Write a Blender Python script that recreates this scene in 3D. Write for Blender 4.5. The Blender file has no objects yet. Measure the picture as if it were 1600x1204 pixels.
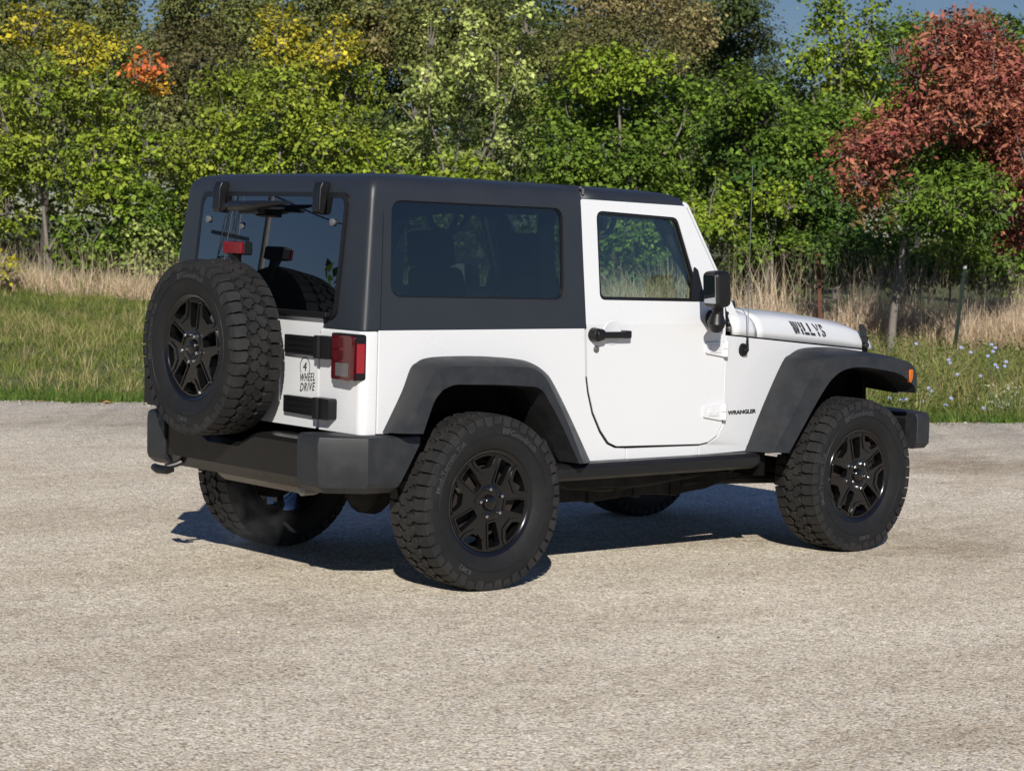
import bpy, bmesh, math, random
import numpy as np
from mathutils import Vector, Matrix
from mathutils.geometry import tessellate_polygon

# ------------------------------------------------------------------ camera, sky, sun, exposure
S = bpy.context.scene
COL = S.collection
R = math.radians
CAM = Vector((-6.184, -8.401, 1.589))
CR = Vector((0.7683, -0.6395, 0.0269)); CU = Vector((0.0242, 0.0710, 0.9972)); CF = Vector((0.6407, 0.7653, -0.0698))
cd = bpy.data.cameras.new("camera"); cam = bpy.data.objects.new("camera", cd); COL.objects.link(cam)
CF.normalize(); CR = (CR - CF * CR.dot(CF)).normalized(); CU = CR.cross(CF).normalized()
m3 = Matrix((CR, CU, -CF)).transposed()
cam.matrix_world = Matrix.Translation(CAM) @ m3.to_4x4()
cd.sensor_width = 36; cd.lens = 3475.3 * 36 / 1600; cd.clip_end = 2000; cd.clip_start = .1
cd.dof.use_dof = True; cd.dof.focus_distance = 10.3; cd.dof.aperture_fstop = 9.0
S.camera = cam

SUNV = Vector((-1.10, -1.37, 1.0)).normalized()          # towards the sun
EL = math.asin(SUNV.z); ROT = math.atan2(-SUNV.x, SUNV.y)
W = bpy.data.worlds.new("World"); S.world = W; W.use_nodes = True
nt = W.node_tree
sky = nt.nodes.new("ShaderNodeTexSky"); sky.sky_type = 'NISHITA'; sky.sun_disc = False
sky.sun_elevation = EL; sky.sun_rotation = ROT; sky.altitude = 200; sky.air_density = 1.0; sky.dust_density = 0; sky.ozone_density = 5.0
bg = nt.nodes["Background"]; bg.inputs[1].default_value = .056
hs = nt.nodes.new("ShaderNodeHueSaturation"); hs.inputs["Saturation"].default_value = 1.05; hs.inputs["Hue"].default_value = .515
nt.links.new(sky.outputs[0], hs.inputs["Color"]); nt.links.new(hs.outputs[0], bg.inputs[0])
sl = bpy.data.lights.new("sun", 'SUN'); sl.energy = 4.6; sl.angle = R(.5); sl.color = (1, .955, .89)
so = bpy.data.objects.new("sun", sl); COL.objects.link(so)
so.rotation_euler = SUNV.to_track_quat('Z', 'Y').to_euler(); so.location = (0, 0, 30)
S.view_settings.view_transform = 'Standard'; S.view_settings.look = 'None'
S.view_settings.exposure = .27; S.view_settings.gamma = 1
S.cycles.max_bounces = 8; S.cycles.transparent_max_bounces = 16
try: S.cycles.use_denoising = True
except Exception: pass

# ------------------------------------------------------------------ materials
def mat(name, col, rough=.5, metal=0, coat=0, spec=.5, var=0, vscale=6, bump=0, bscale=200, rvar=0, dust=0):
    m = bpy.data.materials.new(name); m.use_nodes = True
    n = m.node_tree.nodes; l = m.node_tree.links; b = n["Principled BSDF"]
    b.inputs["Base Color"].default_value = (*col, 1); b.inputs["Roughness"].default_value = rough
    b.inputs["Metallic"].default_value = metal; b.inputs["Coat Weight"].default_value = coat
    b.inputs["Coat Roughness"].default_value = .03; b.inputs["Specular IOR Level"].default_value = spec
    tc = n.new("ShaderNodeTexCoord")
    if var or rvar:
        t = n.new("ShaderNodeTexNoise"); t.inputs["Scale"].default_value = vscale; t.inputs["Detail"].default_value = 6
        l.new(tc.outputs["Object"], t.inputs["Vector"])
        if var:
            mx = n.new("ShaderNodeMix"); mx.data_type = 'RGBA'
            mx.inputs[6].default_value = (*[c * (1 - var) for c in col], 1); mx.inputs[7].default_value = (*[min(1, c * (1 + var)) for c in col], 1)
            l.new(t.outputs[0], mx.inputs[0]); l.new(mx.outputs[2], b.inputs["Base Color"])
            if dust:
                t3 = n.new("ShaderNodeTexNoise"); t3.inputs["Scale"].default_value = 7; t3.inputs["Detail"].default_value = 9; t3.inputs["Roughness"].default_value = .7
                l.new(tc.outputs["Object"], t3.inputs["Vector"]); m4 = n.new("ShaderNodeMapRange"); m4.inputs[1].default_value = .42; m4.inputs[2].default_value = .72; m4.inputs[4].default_value = dust
                l.new(t3.outputs[0], m4.inputs[0]); m5 = n.new("ShaderNodeMix"); m5.data_type = 'RGBA'; l.new(m4.outputs[0], m5.inputs[0]); l.new(mx.outputs[2], m5.inputs[6]); m5.inputs[7].default_value = (.20, .175, .14, 1); l.new(m5.outputs[2], b.inputs["Base Color"])
        if rvar:
            mr = n.new("ShaderNodeMapRange"); mr.inputs[1].default_value = .3; mr.inputs[2].default_value = .7
            mr.inputs[3].default_value = max(0, rough - rvar); mr.inputs[4].default_value = rough + rvar
            l.new(t.outputs[0], mr.inputs[0]); l.new(mr.outputs[0], b.inputs["Roughness"])
    if bump:
        t2 = n.new("ShaderNodeTexNoise"); t2.inputs["Scale"].default_value = bscale; t2.inputs["Detail"].default_value = 3
        l.new(tc.outputs["Object"], t2.inputs["Vector"])
        bp = n.new("ShaderNodeBump"); bp.inputs["Strength"].default_value = bump; bp.inputs["Distance"].default_value = .002
        l.new(t2.outputs[0], bp.inputs["Height"]); l.new(bp.outputs[0], b.inputs["Normal"])
    return m

def glassmat(name, tint, ior=1.5, rough=0.0):
    m = bpy.data.materials.new(name); m.use_nodes = True
    n = m.node_tree.nodes; l = m.node_tree.links
    for x in list(n):
        if x.type != 'OUTPUT_MATERIAL': n.remove(x)
    o = [x for x in n if x.type == 'OUTPUT_MATERIAL'][0]
    t = n.new("ShaderNodeBsdfTransparent"); t.inputs[0].default_value = (*tint, 1)
    g = n.new("ShaderNodeBsdfGlossy"); g.inputs[0].default_value = (.95, .97, 1, 1); g.inputs["Roughness"].default_value = rough
    f = n.new("ShaderNodeFresnel"); ge = n.new("ShaderNodeNewGeometry"); mi = n.new("ShaderNodeMix")
    mi.inputs[2].default_value = ior; mi.inputs[3].default_value = 1 / ior; l.new(ge.outputs["Backfacing"], mi.inputs[0]); l.new(mi.outputs[0], f.inputs[0])
    mx = n.new("ShaderNodeMixShader")
    l.new(f.outputs[0], mx.inputs[0]); l.new(t.outputs[0], mx.inputs[1]); l.new(g.outputs[0], mx.inputs[2]); l.new(mx.outputs[0], o.inputs[0])
    return m

M = dict(
    white=mat("white_paint", (.615, .625, .635), .30, coat=.4, var=.015, vscale=3, rvar=.05),
    hardtop=mat("textured_black_top", (.019, .0225, .028), .40, spec=.4, var=.08, vscale=5, bump=.12, bscale=900, rvar=.06),
    flare=mat("grey_plastic", (.018, .0198, .0225), .48, spec=.3, dust=.06, var=.2, vscale=14, bump=.15, bscale=700, rvar=.08),
    black=mat("black_plastic", (.008, .008, .009), .38, spec=.3, var=.1, bump=.05, bscale=600, rvar=.08),
    satin=mat("satin_black_steel", (.009, .009, .0095), .4, spec=.3, var=.15, vscale=8, rvar=.1),
    gloss=mat("gloss_black_alloy", (.0045, .0045, .005), .2, coat=.4, spec=.25, var=.1, rvar=.05),
    gloss2=mat("gloss_black_steel", (.009, .0088, .0088), .25, spec=.22, var=.2, vscale=9, rvar=.06),
    under=mat("dirty_underbody", (.008, .008, .008), .75, spec=.2, dust=.12, var=.35, vscale=12),
    liner=mat("black_liner", (.004, .004, .004), .85, spec=.1, var=.3, vscale=10),
    tyre=mat("tyre_rubber", (.0095, .010, .011), .6, spec=.22, dust=.03, var=.25, vscale=25, bump=.1, bscale=300, rvar=.08),
    tread=mat("tyre_tread", (.0135, .0138, .0145), .65, spec=.28, dust=.09, var=.35, vscale=40, bump=.15, bscale=250),
    letter=mat("tyre_letter", (.034, .034, .035), .6),
    chrome=mat("chrome", (.50, .50, .51), .22, metal=1),
    rust=mat("rusty_steel", (.016, .010, .008), .8, var=.4, vscale=40),
    steel=mat("grey_steel", (.16, .15, .14), .5, metal=.6, var=.3, vscale=10),
    red=mat("red_lens", (.26, .004, .014), .15, coat=.5),
    darkred=mat("dark_red_lens", (.060, .002, .005), .1, coat=.8, var=.5, vscale=40),
    brake=mat("brake_lens", (.15, .004, .010), .2, coat=.4, var=.5, vscale=60),
    clear=mat("clear_lens", (.09, .087, .087), .12, coat=.5, var=.35, vscale=60),
    amber=mat("amber_lens", (.75, .17, .01), .2, coat=.5),
    decal=mat("black_decal", (.022, .022, .023), .5),
    seat=mat("dark_fabric", (.013, .013, .014), .9, var=.2, vscale=40),
    trim=mat("dark_trim", (.014, .014, .015), .75),
    mirror=mat("mirror_glass", (.45, .47, .5), .04, metal=1),
    fix=mat("grey_fixing", (.10, .105, .11), .5),
    wood=mat("pole_wood", (.42, .38, .33), .85, var=.2),
    tin=mat("galvanised", (.30, .31, .32), .5, metal=.5),
    g_dark=glassmat("privacy_glass", (.39, .44, .43), 1.55),
    g_rear=glassmat("rear_privacy_glass", (.22, .25, .26), 2.0),
    g_light=glassmat("door_glass", (.86, .92, .90), 1.5),
)

# ------------------------------------------------------------------ modelling helpers
class MB:
    def __init__(self): self.v = []; self.f = []; self.mi = []; self.cur = 0
    def add(self, vs, fs, mi=None):
        o = len(self.v); self.v += [tuple(p) for p in vs]; self.f += [tuple(i + o for i in f) for f in fs]
        self.mi += [self.cur if mi is None else mi] * len(fs); return self
    def box(self, c, s, rot=None, taper=(1, 1)):
        vs = []
        for z in (-.5, .5):
            t = taper if z > 0 else (1, 1)
            for x, y in ((-.5, -.5), (.5, -.5), (.5, .5), (-.5, .5)):
                p = Vector((x * s[0] * t[0], y * s[1] * t[1], z * s[2]))
                if rot: p = rot @ p
                vs.append(p + Vector(c))
        return self.add(vs, [(3, 2, 1, 0), (4, 5, 6, 7), (0, 1, 5, 4), (1, 2, 6, 5), (2, 3, 7, 6), (3, 0, 4, 7)])
    def tube(self, path, r, n=10, cap=True):
        path = [Vector(p) for p in path]; rs = r if isinstance(r, (list, tuple)) else [r] * len(path)
        up = Vector((0, 0, 1)); rings = []; prev = None
        for i, p in enumerate(path):
            d = (path[min(i + 1, len(path) - 1)] - path[max(i - 1, 0)])
            d = d.normalized() if d.length > 1e-9 else Vector((0, 0, 1))
            if prev is None:
                a = d.cross(up if abs(d.z) < .9 else Vector((1, 0, 0))).normalized()
            else:
                a = (prev - d * prev.dot(d)); a = a.normalized() if a.length > 1e-6 else d.orthogonal().normalized()
            prev = a; b = d.cross(a)
            rings.append([p + (a * math.cos(2 * math.pi * k / n) + b * math.sin(2 * math.pi * k / n)) * rs[i] for k in range(n)])
        return self.loft(rings, closed=True, cap=cap)
    def loft(self, rings, closed=False, cap=False):
        n = len(rings[0]); vs = [p for r in rings for p in r]; fs = []
        for i in range(len(rings) - 1):
            for k in range(n if closed else n - 1):
                a = i * n + k; b = i * n + (k + 1) % n
                fs.append((a, b, b + n, a + n))
        if cap:
            fs.append(tuple(range(n - 1, -1, -1))); fs.append(tuple((len(rings) - 1) * n + k for k in range(n)))
        return self.add(vs, fs)
    def lathe(self, prof, n=48, closed=False):
        """profile (w, r) about local Y; outward is -Y"""
        rings = []
        for w, r in prof:
            rings.append([(r * math.cos(2 * math.pi * k / n), -w, r * math.sin(2 * math.pi * k / n)) for k in range(n)])
        if closed: rings.append(rings[0])
        return self.loft(rings, closed=True)
    def plate(self, outer, holes, fmap, t):
        """2-D outline with holes -> solid; fmap(u,v,w); front at w=0, back at w=-t"""
        if holes: outer = dense(outer, .09); holes = [dense(h, .09) for h in holes]
        loops = [outer] + list(holes)
        tri = tessellate_polygon([[Vector((p[0], p[1], 0)) for p in lp] for lp in loops])
        flat = [p for lp in loops for p in lp]; n = len(flat)
        vs = [fmap(p[0], p[1], 0) for p in flat] + [fmap(p[0], p[1], -t) for p in flat]
        fs = []
        for a, b, c in tri:
            fs.append((a, b, c)); fs.append((c + n, b + n, a + n))
        o = 0
        for lp in loops:
            k = len(lp)
            for i in range(k):
                a = o + i; b = o + (i + 1) % k
                fs.append((a, b, b + n, a + n))
            o += k
        return self.add(vs, fs)
    def obj(self, name, mats, parent=None, bevel=0, seg=2, smooth=35, loc=None):
        me = bpy.data.meshes.new(name); me.from_pydata(self.v, [], self.f)
        if not isinstance(mats, (list, tuple)): mats = [mats]
        for m in mats: me.materials.append(m)
        if len(mats) > 1: me.polygons.foreach_set("material_index", self.mi)
        bm = bmesh.new(); bm.from_mesh(me); bmesh.ops.remove_doubles(bm, verts=bm.verts, dist=1e-5)
        bmesh.ops.recalc_face_normals(bm, faces=bm.faces); bm.to_mesh(me); bm.free()
        for p in me.polygons: p.use_smooth = True
        me.set_sharp_from_angle(angle=R(smooth))
        o = bpy.data.objects.new(name, me); COL.objects.link(o)
        if loc: o.location = loc
        if parent: o.parent = parent
        if bevel:
            b = o.modifiers.new("bevel", 'BEVEL'); b.width = bevel; b.segments = seg; b.limit_method = 'ANGLE'; b.angle_limit = R(40)
            b.harden_normals = True
        return o

def tag(o, label=None, cat=None, group=None, kind=None):
    if label: o["label"] = label
    if cat: o["category"] = cat
    if group: o["group"] = group
    if kind: o["kind"] = kind
    return o
def empty(name, loc, label, cat, group=None):
    o = bpy.data.objects.new(name, None); COL.objects.link(o); o.location = loc; o.empty_display_size = .2
    return tag(o, label, cat, group)
def copytree(o, parent=None):
    c = o.copy(); COL.objects.link(c); c.parent = parent
    for ch in list(o.children): copytree(ch, c)
    return c
def rpoly(pts, r, seg=5):
    """round the corners of a 2-D polygon"""
    out = []; n = len(pts); rr = r if isinstance(r, (list, tuple)) else [r] * n
    for i in range(n):
        p = Vector(pts[i]).to_2d(); a = Vector(pts[i - 1]).to_2d() - p; b = Vector(pts[(i + 1) % n]).to_2d() - p
        q = min(rr[i], a.length * .45, b.length * .45)
        if q < 1e-6: out.append(tuple(p)); continue
        a = a.normalized(); b = b.normalized(); ang = a.angle(b); d = min(q / math.tan(ang / 2), a.length * 1e9)
        d = min(d, (Vector(pts[i - 1]).to_2d() - p).length * .49, (Vector(pts[(i + 1) % n]).to_2d() - p).length * .49)
        s = p + a * d; e = p + b * d
        for k in range(seg + 1):
            t = k / seg; out.append(tuple(s * (1 - t) ** 2 + p * 2 * t * (1 - t) + e * t * t))
    return out
def dense(pts, step):
    out = []
    for i in range(len(pts)):
        a = Vector(pts[i]); b = Vector(pts[(i + 1) % len(pts)]); k = max(1, int((b - a).length / step))
        for j in range(k): out.append(tuple(a.lerp(b, j / k)))
    return out
def text_mesh(body, size, extrude=.0, offset=0, shear=0, xs=1, align='CENTER', space=1):
    c = bpy.data.curves.new("writing", 'FONT'); c.body = body; c.size = size; c.extrude = extrude; c.offset = offset; c.shear = shear
    c.align_x = align; c.space_character = space; c.resolution_u = 3
    o = bpy.data.objects.new("writing", c); COL.objects.link(o)
    bpy.context.view_layer.update()
    me = bpy.data.meshes.new_from_object(o.evaluated_get(bpy.context.evaluated_depsgraph_get()))
    vs = [(v.co.x * xs, v.co.y, v.co.z) for v in me.vertices]; fs = [tuple(p.vertices) for p in me.polygons]
    bpy.data.objects.remove(o); bpy.data.curves.remove(c); bpy.data.meshes.remove(me)
    return vs, fs
def boolean(o, cutter):
    md = o.modifiers.new("cut", 'BOOLEAN'); md.object = cutter; md.solver = 'EXACT'; md.operation = 'DIFFERENCE'
    bpy.context.view_layer.update()
    me = bpy.data.meshes.new_from_object(o.evaluated_get(bpy.context.evaluated_depsgraph_get()))
    o.modifiers.clear(); o.data = me
    for p in me.polygons: p.use_smooth = True
    me.set_sharp_from_angle(angle=R(32))
    bpy.data.objects.remove(cutter)

# ------------------------------------------------------------------ ground, road, verge terrain
FH = Vector((.6423, .7664)); RH = Vector((.7664, -.6423))        # plan directions: away from the viewer / to the right
def at(px, d):                                                   # plan point a distance d away, along a bearing
    p = Vector((CAM.x, CAM.y)) + FH * d + RH * ((px - 800) / 3475.3 * d); return p.x, p.y
def edge_d(u): return 19.45 + .045 * u + .09 * math.sin(u * 1.7) + .07 * math.sin(u * 4.1 + 1) + .05 * math.sin(u * 9.3 + 2) + .03 * math.sin(u * 17)   # road edge distance at lateral u
def ter(u, d):
    e = d - (19.5 + .045 * u)
    if e <= 0: return 0.0
    return .10 * min(1, e / 3) + .035 * max(0, min(e - 3, 12)) + .05 * math.sin(u * .9 + d) * min(1, e / 4)
def P(u, d, z=0): return (CAM.x + FH.x * d + RH.x * u, CAM.y + FH.y * d + RH.y * u, z)
def gz(x, y):
    q = Vector((x - CAM.x, y - CAM.y)); return ter(q.dot(RH), q.dot(FH))

def soil_mat():
    m = bpy.data.materials.new("verge_soil"); m.use_nodes = True; n = m.node_tree.nodes; l = m.node_tree.links; b = n["Principled BSDF"]
    tc = n.new("ShaderNodeTexCoord"); t = n.new("ShaderNodeTexNoise"); t.inputs["Scale"].default_value = 3; t.inputs["Detail"].default_value = 8
    l.new(tc.outputs["Object"], t.inputs["Vector"])
    cr = n.new("ShaderNodeValToRGB"); cr.color_ramp.elements[0].position = .3; cr.color_ramp.elements[0].color = (.060, .080, .020, 1)
    cr.color_ramp.elements[1].position = .7; cr.color_ramp.elements[1].color = (.12, .125, .045, 1)
    l.new(t.outputs[0], cr.inputs[0]); l.new(cr.outputs[0], b.inputs["Base Color"]); b.inputs["Roughness"].default_value = .95
    return m
us = [-400, -150, -60, -30] + [-16 + k * .5 for k in range(65)] + [30, 60, 150, 400]
ds = [-300, -80, 0, 10, 17, 19.2] + [19.5 + k * .4 for k in range(40)] + [40, 60, 120, 300, 900]
mb = MB(); nu = len(us)
rings = [[P(u, d, (ter(u, d) if d > 19.5 + .045 * u else 0) - .03) for u in us] for d in ds]
mb.loft(rings); g = mb.obj("ground", soil_mat(), smooth=80); tag(g, kind="structure")

def asphalt():
    m = bpy.data.materials.new("worn_asphalt"); m.use_nodes = True; n = m.node_tree.nodes; l = m.node_tree.links; b = n["Principled BSDF"]
    tc = n.new("ShaderNodeTexCoord")
    def noise(s, d, r=.55):
        t = n.new("ShaderNodeTexNoise"); t.inputs["Scale"].default_value = s; t.inputs["Detail"].default_value = d; t.inputs["Roughness"].default_value = r
        l.new(tc.outputs["Object"], t.inputs["Vector"]); return t
    def ramp(src, p0, c0, p1, c1):
        r = n.new("ShaderNodeValToRGB"); e = r.color_ramp.elements
        e[0].position = p0; e[0].color = (*c0, 1); e[1].position = p1; e[1].color = (*c1, 1); l.new(src, r.inputs[0]); return r
    def mul(a, bb, fac=1, mode='MULTIPLY'):
        x = n.new("ShaderNodeMix"); x.data_type = 'RGBA'; x.blend_type = mode; x.inputs[0].default_value = fac
        l.new(a, x.inputs[6]); l.new(bb, x.inputs[7]); return x.outputs[2]
    v = n.new("ShaderNodeTexVoronoi"); v.inputs["Scale"].default_value = 105; l.new(tc.outputs["Object"], v.inputs["Vector"])
    sp = n.new("ShaderNodeSeparateColor"); l.new(v.outputs["Color"], sp.inputs[0])
    stones = n.new("ShaderNodeValToRGB"); e = stones.color_ramp.elements
    e[0].position = 0; e[0].color = (.37, .325, .262, 1); e[1].position = 1; e[1].color = (1, .95, .82, 1)
    for p, c in ((.18, (.68, .60, .475)), (.5, (.90, .81, .66)), (.62, (.83, .71, .53)), (.82, (.94, .885, .77))):
        q = e.new(p); q.color = (*c, 1)
    l.new(sp.outputs[0], stones.inputs[0])
    gap = ramp(v.outputs["Distance"], .45, (1, 1, 1), .8, (.52, .49, .45))
    c = mul(stones.outputs[0], gap.outputs[0], .8)
    v2 = n.new("ShaderNodeTexVoronoi"); v2.inputs["Scale"].default_value = 60; l.new(tc.outputs["Object"], v2.inputs["Vector"])
    sp2 = n.new("ShaderNodeSeparateColor"); l.new(v2.outputs["Color"], sp2.inputs[0])
    big = ramp(sp2.outputs[1], 0, (.76, .75, .74), 1, (1.16, 1.15, 1.13)); c = mul(c, big.outputs[0], .75)
    fine0 = noise(.7, 3)
    mp = n.new("ShaderNodeMapping"); mp.inputs["Rotation"].default_value = (0, 0, R(-39)); mp.inputs["Scale"].default_value = (.35, 1.0, 1)
    l.new(tc.outputs["Object"], mp.inputs["Vector"])
    st = n.new("ShaderNodeTexNoise"); st.inputs["Scale"].default_value = .9; st.inputs["Detail"].default_value = 9; st.inputs["Roughness"].default_value = .65
    l.new(mp.outputs[0], st.inputs["Vector"])
    stain = ramp(st.outputs[0], .38, (.84, .81, .77), .56, (1.03, 1.03, 1.02)); c = mul(c, stain.outputs[0], .9)
    s3 = n.new("ShaderNodeTexNoise"); s3.inputs["Scale"].default_value = .55; s3.inputs["Detail"].default_value = 7; s3.inputs["Roughness"].default_value = .72; s3.inputs["Distortion"].default_value = .6
    l.new(mp.outputs[0], s3.inputs["Vector"])
    s4 = ramp(s3.outputs[0], .52, (1, 1, 1), .68, (.58, .53, .47)); c = mul(c, s4.outputs[0], .85)
    s5 = n.new("ShaderNodeTexNoise"); s5.inputs["Scale"].default_value = 5; s5.inputs["Detail"].default_value = 8; s5.inputs["Roughness"].default_value = .8; l.new(mp.outputs[0], s5.inputs["Vector"])
    s6 = ramp(s5.outputs[0], .585, (1, 1, 1), .67, (.55, .51, .47)); c = mul(c, s6.outputs[0], .7)
    vc = n.new("ShaderNodeTexVoronoi"); vc.feature = 'DISTANCE_TO_EDGE'; vc.inputs["Scale"].default_value = .33; vc.inputs["Randomness"].default_value = 1
    wn = n.new("ShaderNodeTexNoise"); wn.inputs["Scale"].default_value = 2.2; wn.inputs["Detail"].default_value = 5; l.new(tc.outputs["Object"], wn.inputs["Vector"])
    wm = n.new("ShaderNodeMix"); wm.data_type = 'VECTOR'; wm.inputs[0].default_value = .12; l.new(tc.outputs["Object"], wm.inputs[4]); l.new(wn.outputs["Color"], wm.inputs[5]); l.new(wm.outputs[1], vc.inputs["Vector"])
    crk = ramp(vc.outputs["Distance"], .0012, (.50, .46, .42), .0035, (1, 1, 1)); cmask = ramp(fine0.outputs[0], .45, (0, 0, 0), .6, (1, 1, 1))
    cx = n.new("ShaderNodeMix"); cx.data_type = 'RGBA'; l.new(cmask.outputs[0], cx.inputs[0]); cx.inputs[6].default_value = (1, 1, 1, 1); l.new(crk.outputs[0], cx.inputs[7]); c = mul(c, cx.outputs[2], .25)
    fine = noise(9, 6, .7); f2 = ramp(fine.outputs[0], .32, (.80, .78, .755), .55, (1.04, 1.04, 1.04)); c = mul(c, f2.outputs[0], .75)
    l.new(c, b.inputs["Base Color"]); b.inputs["Roughness"].default_value = .88; b.inputs["Specular IOR Level"].default_value = .3
    bp = n.new("ShaderNodeBump"); bp.inputs["Strength"].default_value = .9; bp.inputs["Distance"].default_value = .006; bp.invert = True
    l.new(v.outputs["Distance"], bp.inputs["Height"]); l.new(bp.outputs[0], b.inputs["Normal"])
    return m
mb = MB()
uu = [-120, -60, -30, -20] + [-14 + .12 * k for k in range(250)] + [20, 30, 60, 120]
rr = random.Random(3)
rings = [[P(u, -150) for u in uu], [P(u, 0) for u in uu], [P(u, 15) for u in uu], [P(u, edge_d(u) + rr.uniform(-.05, .05)) for u in uu],
         [P(u, edge_d(u) + .1, -.04) for u in uu]]
mb.loft(rings); road = mb.obj("road", asphalt(), smooth=80); tag(road, kind="structure")

# ------------------------------------------------------------------ the off-road car (x forward from the rear axle, y left, z up)
car = empty("off_road_car", (0, 0, 0), "white two-door off-road car with black hardtop and a spare wheel on its tailgate", "car")
HW = .79
def yb(z): return HW - max(0, z - 1.145) * .085
def Q(pts): return [(x - .00393 * (x + 6.184), z + .00393 * (1.589 - z)) for x, z in pts]
def fm(s, off=0):
    return lambda u, v, w: (u, s * (yb(v) + off + w), v)
def fmT(s, off=0):                                                   # front wing: tapers towards the grille
    return lambda u, v, w: (u, s * (HW - .14 * max(0, u - 1.53) + off + w), v)
def fmR(x0, lean=0, z0=1.145): return lambda u, v, w: (x0 + lean * (v - z0) - w, u, v)

# --- body: quarter panels, sills, wings, rear corners, inner shell
body = MB()
quarter = Q([(-.535, 1.145), (.643, 1.145), (.655, .92), (.668, .85), (.700, .75), (.750, .662), (.80, .604), (.853, .583), (.922, .579), (.922, .527),
             (.66, .527), (.54, .72), (.43, .88), (.39, .93), (.32, .965), (.2, .99), (-.18, 1.0), (-.29, .99), (-.34, .96), (-.38, .87), (-.47, .70), (-.535, .70)])
sill = Q([(.926, .578), (1.400, .571), (1.400, .524), (.926, .526)])
wing = Q([(1.566, 1.104), (2.80, 1.004), (2.84, .93), (2.70, .97), (2.42, 1.0), (2.22, 1.0), (2.13, .97), (2.07, .92), (1.93, .75), (1.80, .55), (1.76, .527),
          (1.404, .524), (1.404, .571), (1.463, .578), (1.528, .610), (1.565, .67)])
for s in (-1, 1):
    body.plate(rpoly(quarter, [0, 0, .03, .06, .06, .06, .06, .08, .01] + [0] * 13, 4), [], fm(s), .03); body.plate(sill, [], fm(s), .03); body.plate(wing, [], fmT(s), .03)
    # rear corner strip
    rows = []
    for z in (.70, .74, .9, 1.06, 1.12, 1.138, 1.145):
        t = .0 if z < 1.13 else (.003 if z < 1.14 else .012)
        ring = [(-.562, s * (HW - t), z)]
        for k in range(1, 9):
            a = k / 8 * math.pi / 2
            ring.append((-.600 - .040 * math.sin(a) + t * math.sin(a), s * (HW - .040 + .040 * math.cos(a) - t * math.cos(a)), z))
        ring.append((-.64 + t, s * .62, z)); ring.append((-.64 + t, s * .475, z)); ring.append((-.60, s * .475, z)); ring.append((-.60, s * .70, z)); ring.append((-.56, s * .74, z))
        rows.append(ring)
    body.loft(rows, closed=True, cap=True)
    # window sill shelf and inner wheel tubs
    body.box((.05, s * .735, 1.135), (1.2, .06, .012))
body.box((-.605, 0, .725), (.02, 1.44, .04)); body.box((1.60, 0, .60), (.02, 1.50, .05))
bo = body.obj("body", M["white"], car, bevel=.006, seg=2)
inn = MB()
inn.box((2.735, 0, .87), (.03, 1.27, .42)); inn.box((2.60, 0, .82), (.20, 1.10, .20))
inn.box((.75, 0, .60), (2.55, 1.38, .05)); inn.box((-.57, 0, .92), (.04, 1.36, .40)); inn.box((1.62, 0, .85), (.05, 1.44, .52)); inn.box((2.2, 0, .80), (1.0, .86, .34))
for s in (-1, 1):
    inn.box((.05, s * .56, .82), (.92, .10, .42)); inn.box((.625, s * .725, .86), (.09, .05, .56)); inn.box((-.06, s * .70, 1.035), (.95, .14, .02))  # second box: black backing, puts the shade into the door's rear gap
    inn.box((-.47, s * .70, .86), (.02, .15, .34)); inn.box((2.30, s * .52, .93), (.95, .12, .10)); inn.box((1.72, s * .62, .78), (.05, .26, .5))
inn.obj("inner_shell", M["liner"], car)
# grille and headlights
gr = MB(); slots = [rpoly([(k * .105 - .032, .76), (k * .105 + .032, .76), (k * .105 + .032, 1.0), (k * .105 - .032, 1.0)], .02) for k in range(-3, 4)]
gr.plate(rpoly([(-.56, .70), (.56, .70), (.58, 1.0), (.53, 1.07), (-.53, 1.07), (-.58, 1.0)], .05), slots, lambda u, v, w: (2.80 + w, u, v), .04)
gr.obj("grille", M["white"], car, bevel=.006)
for s in (-1, 1):
    h = MB(); h.lathe([(.03, 0.001), (.025, .05), (.012, .085), (-.01, .092), (-.05, .092)], 32)
    ho = h.obj("headlight", M["clear"], car, loc=(2.80, s * .47, .90)); ho.rotation_euler = (0, 0, R(90))

# --- hood and cowl
def hood_sec(x, sh=0):
    e = HW - .14 * max(0, x - 1.53) - .002; zl = 1.107 - .0805 * (x - 1.545) + .006
    zc = np.interp(x, [1.6, 2.0, 2.4, 2.6, 2.72, 2.80, 2.84], [1.250, 1.234, 1.203, 1.180, 1.158, 1.115, 1.07])
    zs = max(zl + .02, zc - .035 - .01 * (x - 1.6)); hs = zs - zl
    half = [(e, zl), (e - .001, zl + .3 * hs), (e - .005, zl + .6 * hs), (e - .014, zl + .82 * hs), (e - .032, zl + .96 * hs), (e - .06, zs + .006), (e - .12, zs + .5 * (zc - zs)), (.36, zc - .008), (.18, zc - .002), (0, zc)]
    out = [(x, -y, z) for y, z in half] + [(x, y, z) for y, z in half[-2::-1]]
    if sh: out = [(x - sh * min(1, max(0, (z - zl) / max(hs, .01))) ** 2, y, z) for x, y, z in out]
    return out
mb = MB(); mb.loft([hood_sec(x, .05 if i == 0 else (.03 if i == 1 else 0)) for i, x in enumerate((1.797, 1.85, 1.95, 2.1, 2.25, 2.4, 2.5, 2.6, 2.68, 2.74, 2.79, 2.82))])
hood = mb.obj("hood", M["white"], car, smooth=50); sd = hood.modifiers.new("thickness", 'SOLIDIFY'); sd.thickness = .02; sd.offset = -1
mb = MB(); mb.loft([hood_sec(x, sh) for x, sh in ((1.60, 0), (1.66, 0), (1.72, .0), (1.76, .03), (1.791, .05))])
cowl = mb.obj("cowl_panel", M["white"], car, smooth=50); sd = cowl.modifiers.new("thickness", 'SOLIDIFY'); sd.thickness = .02; sd.offset = -1
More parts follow.
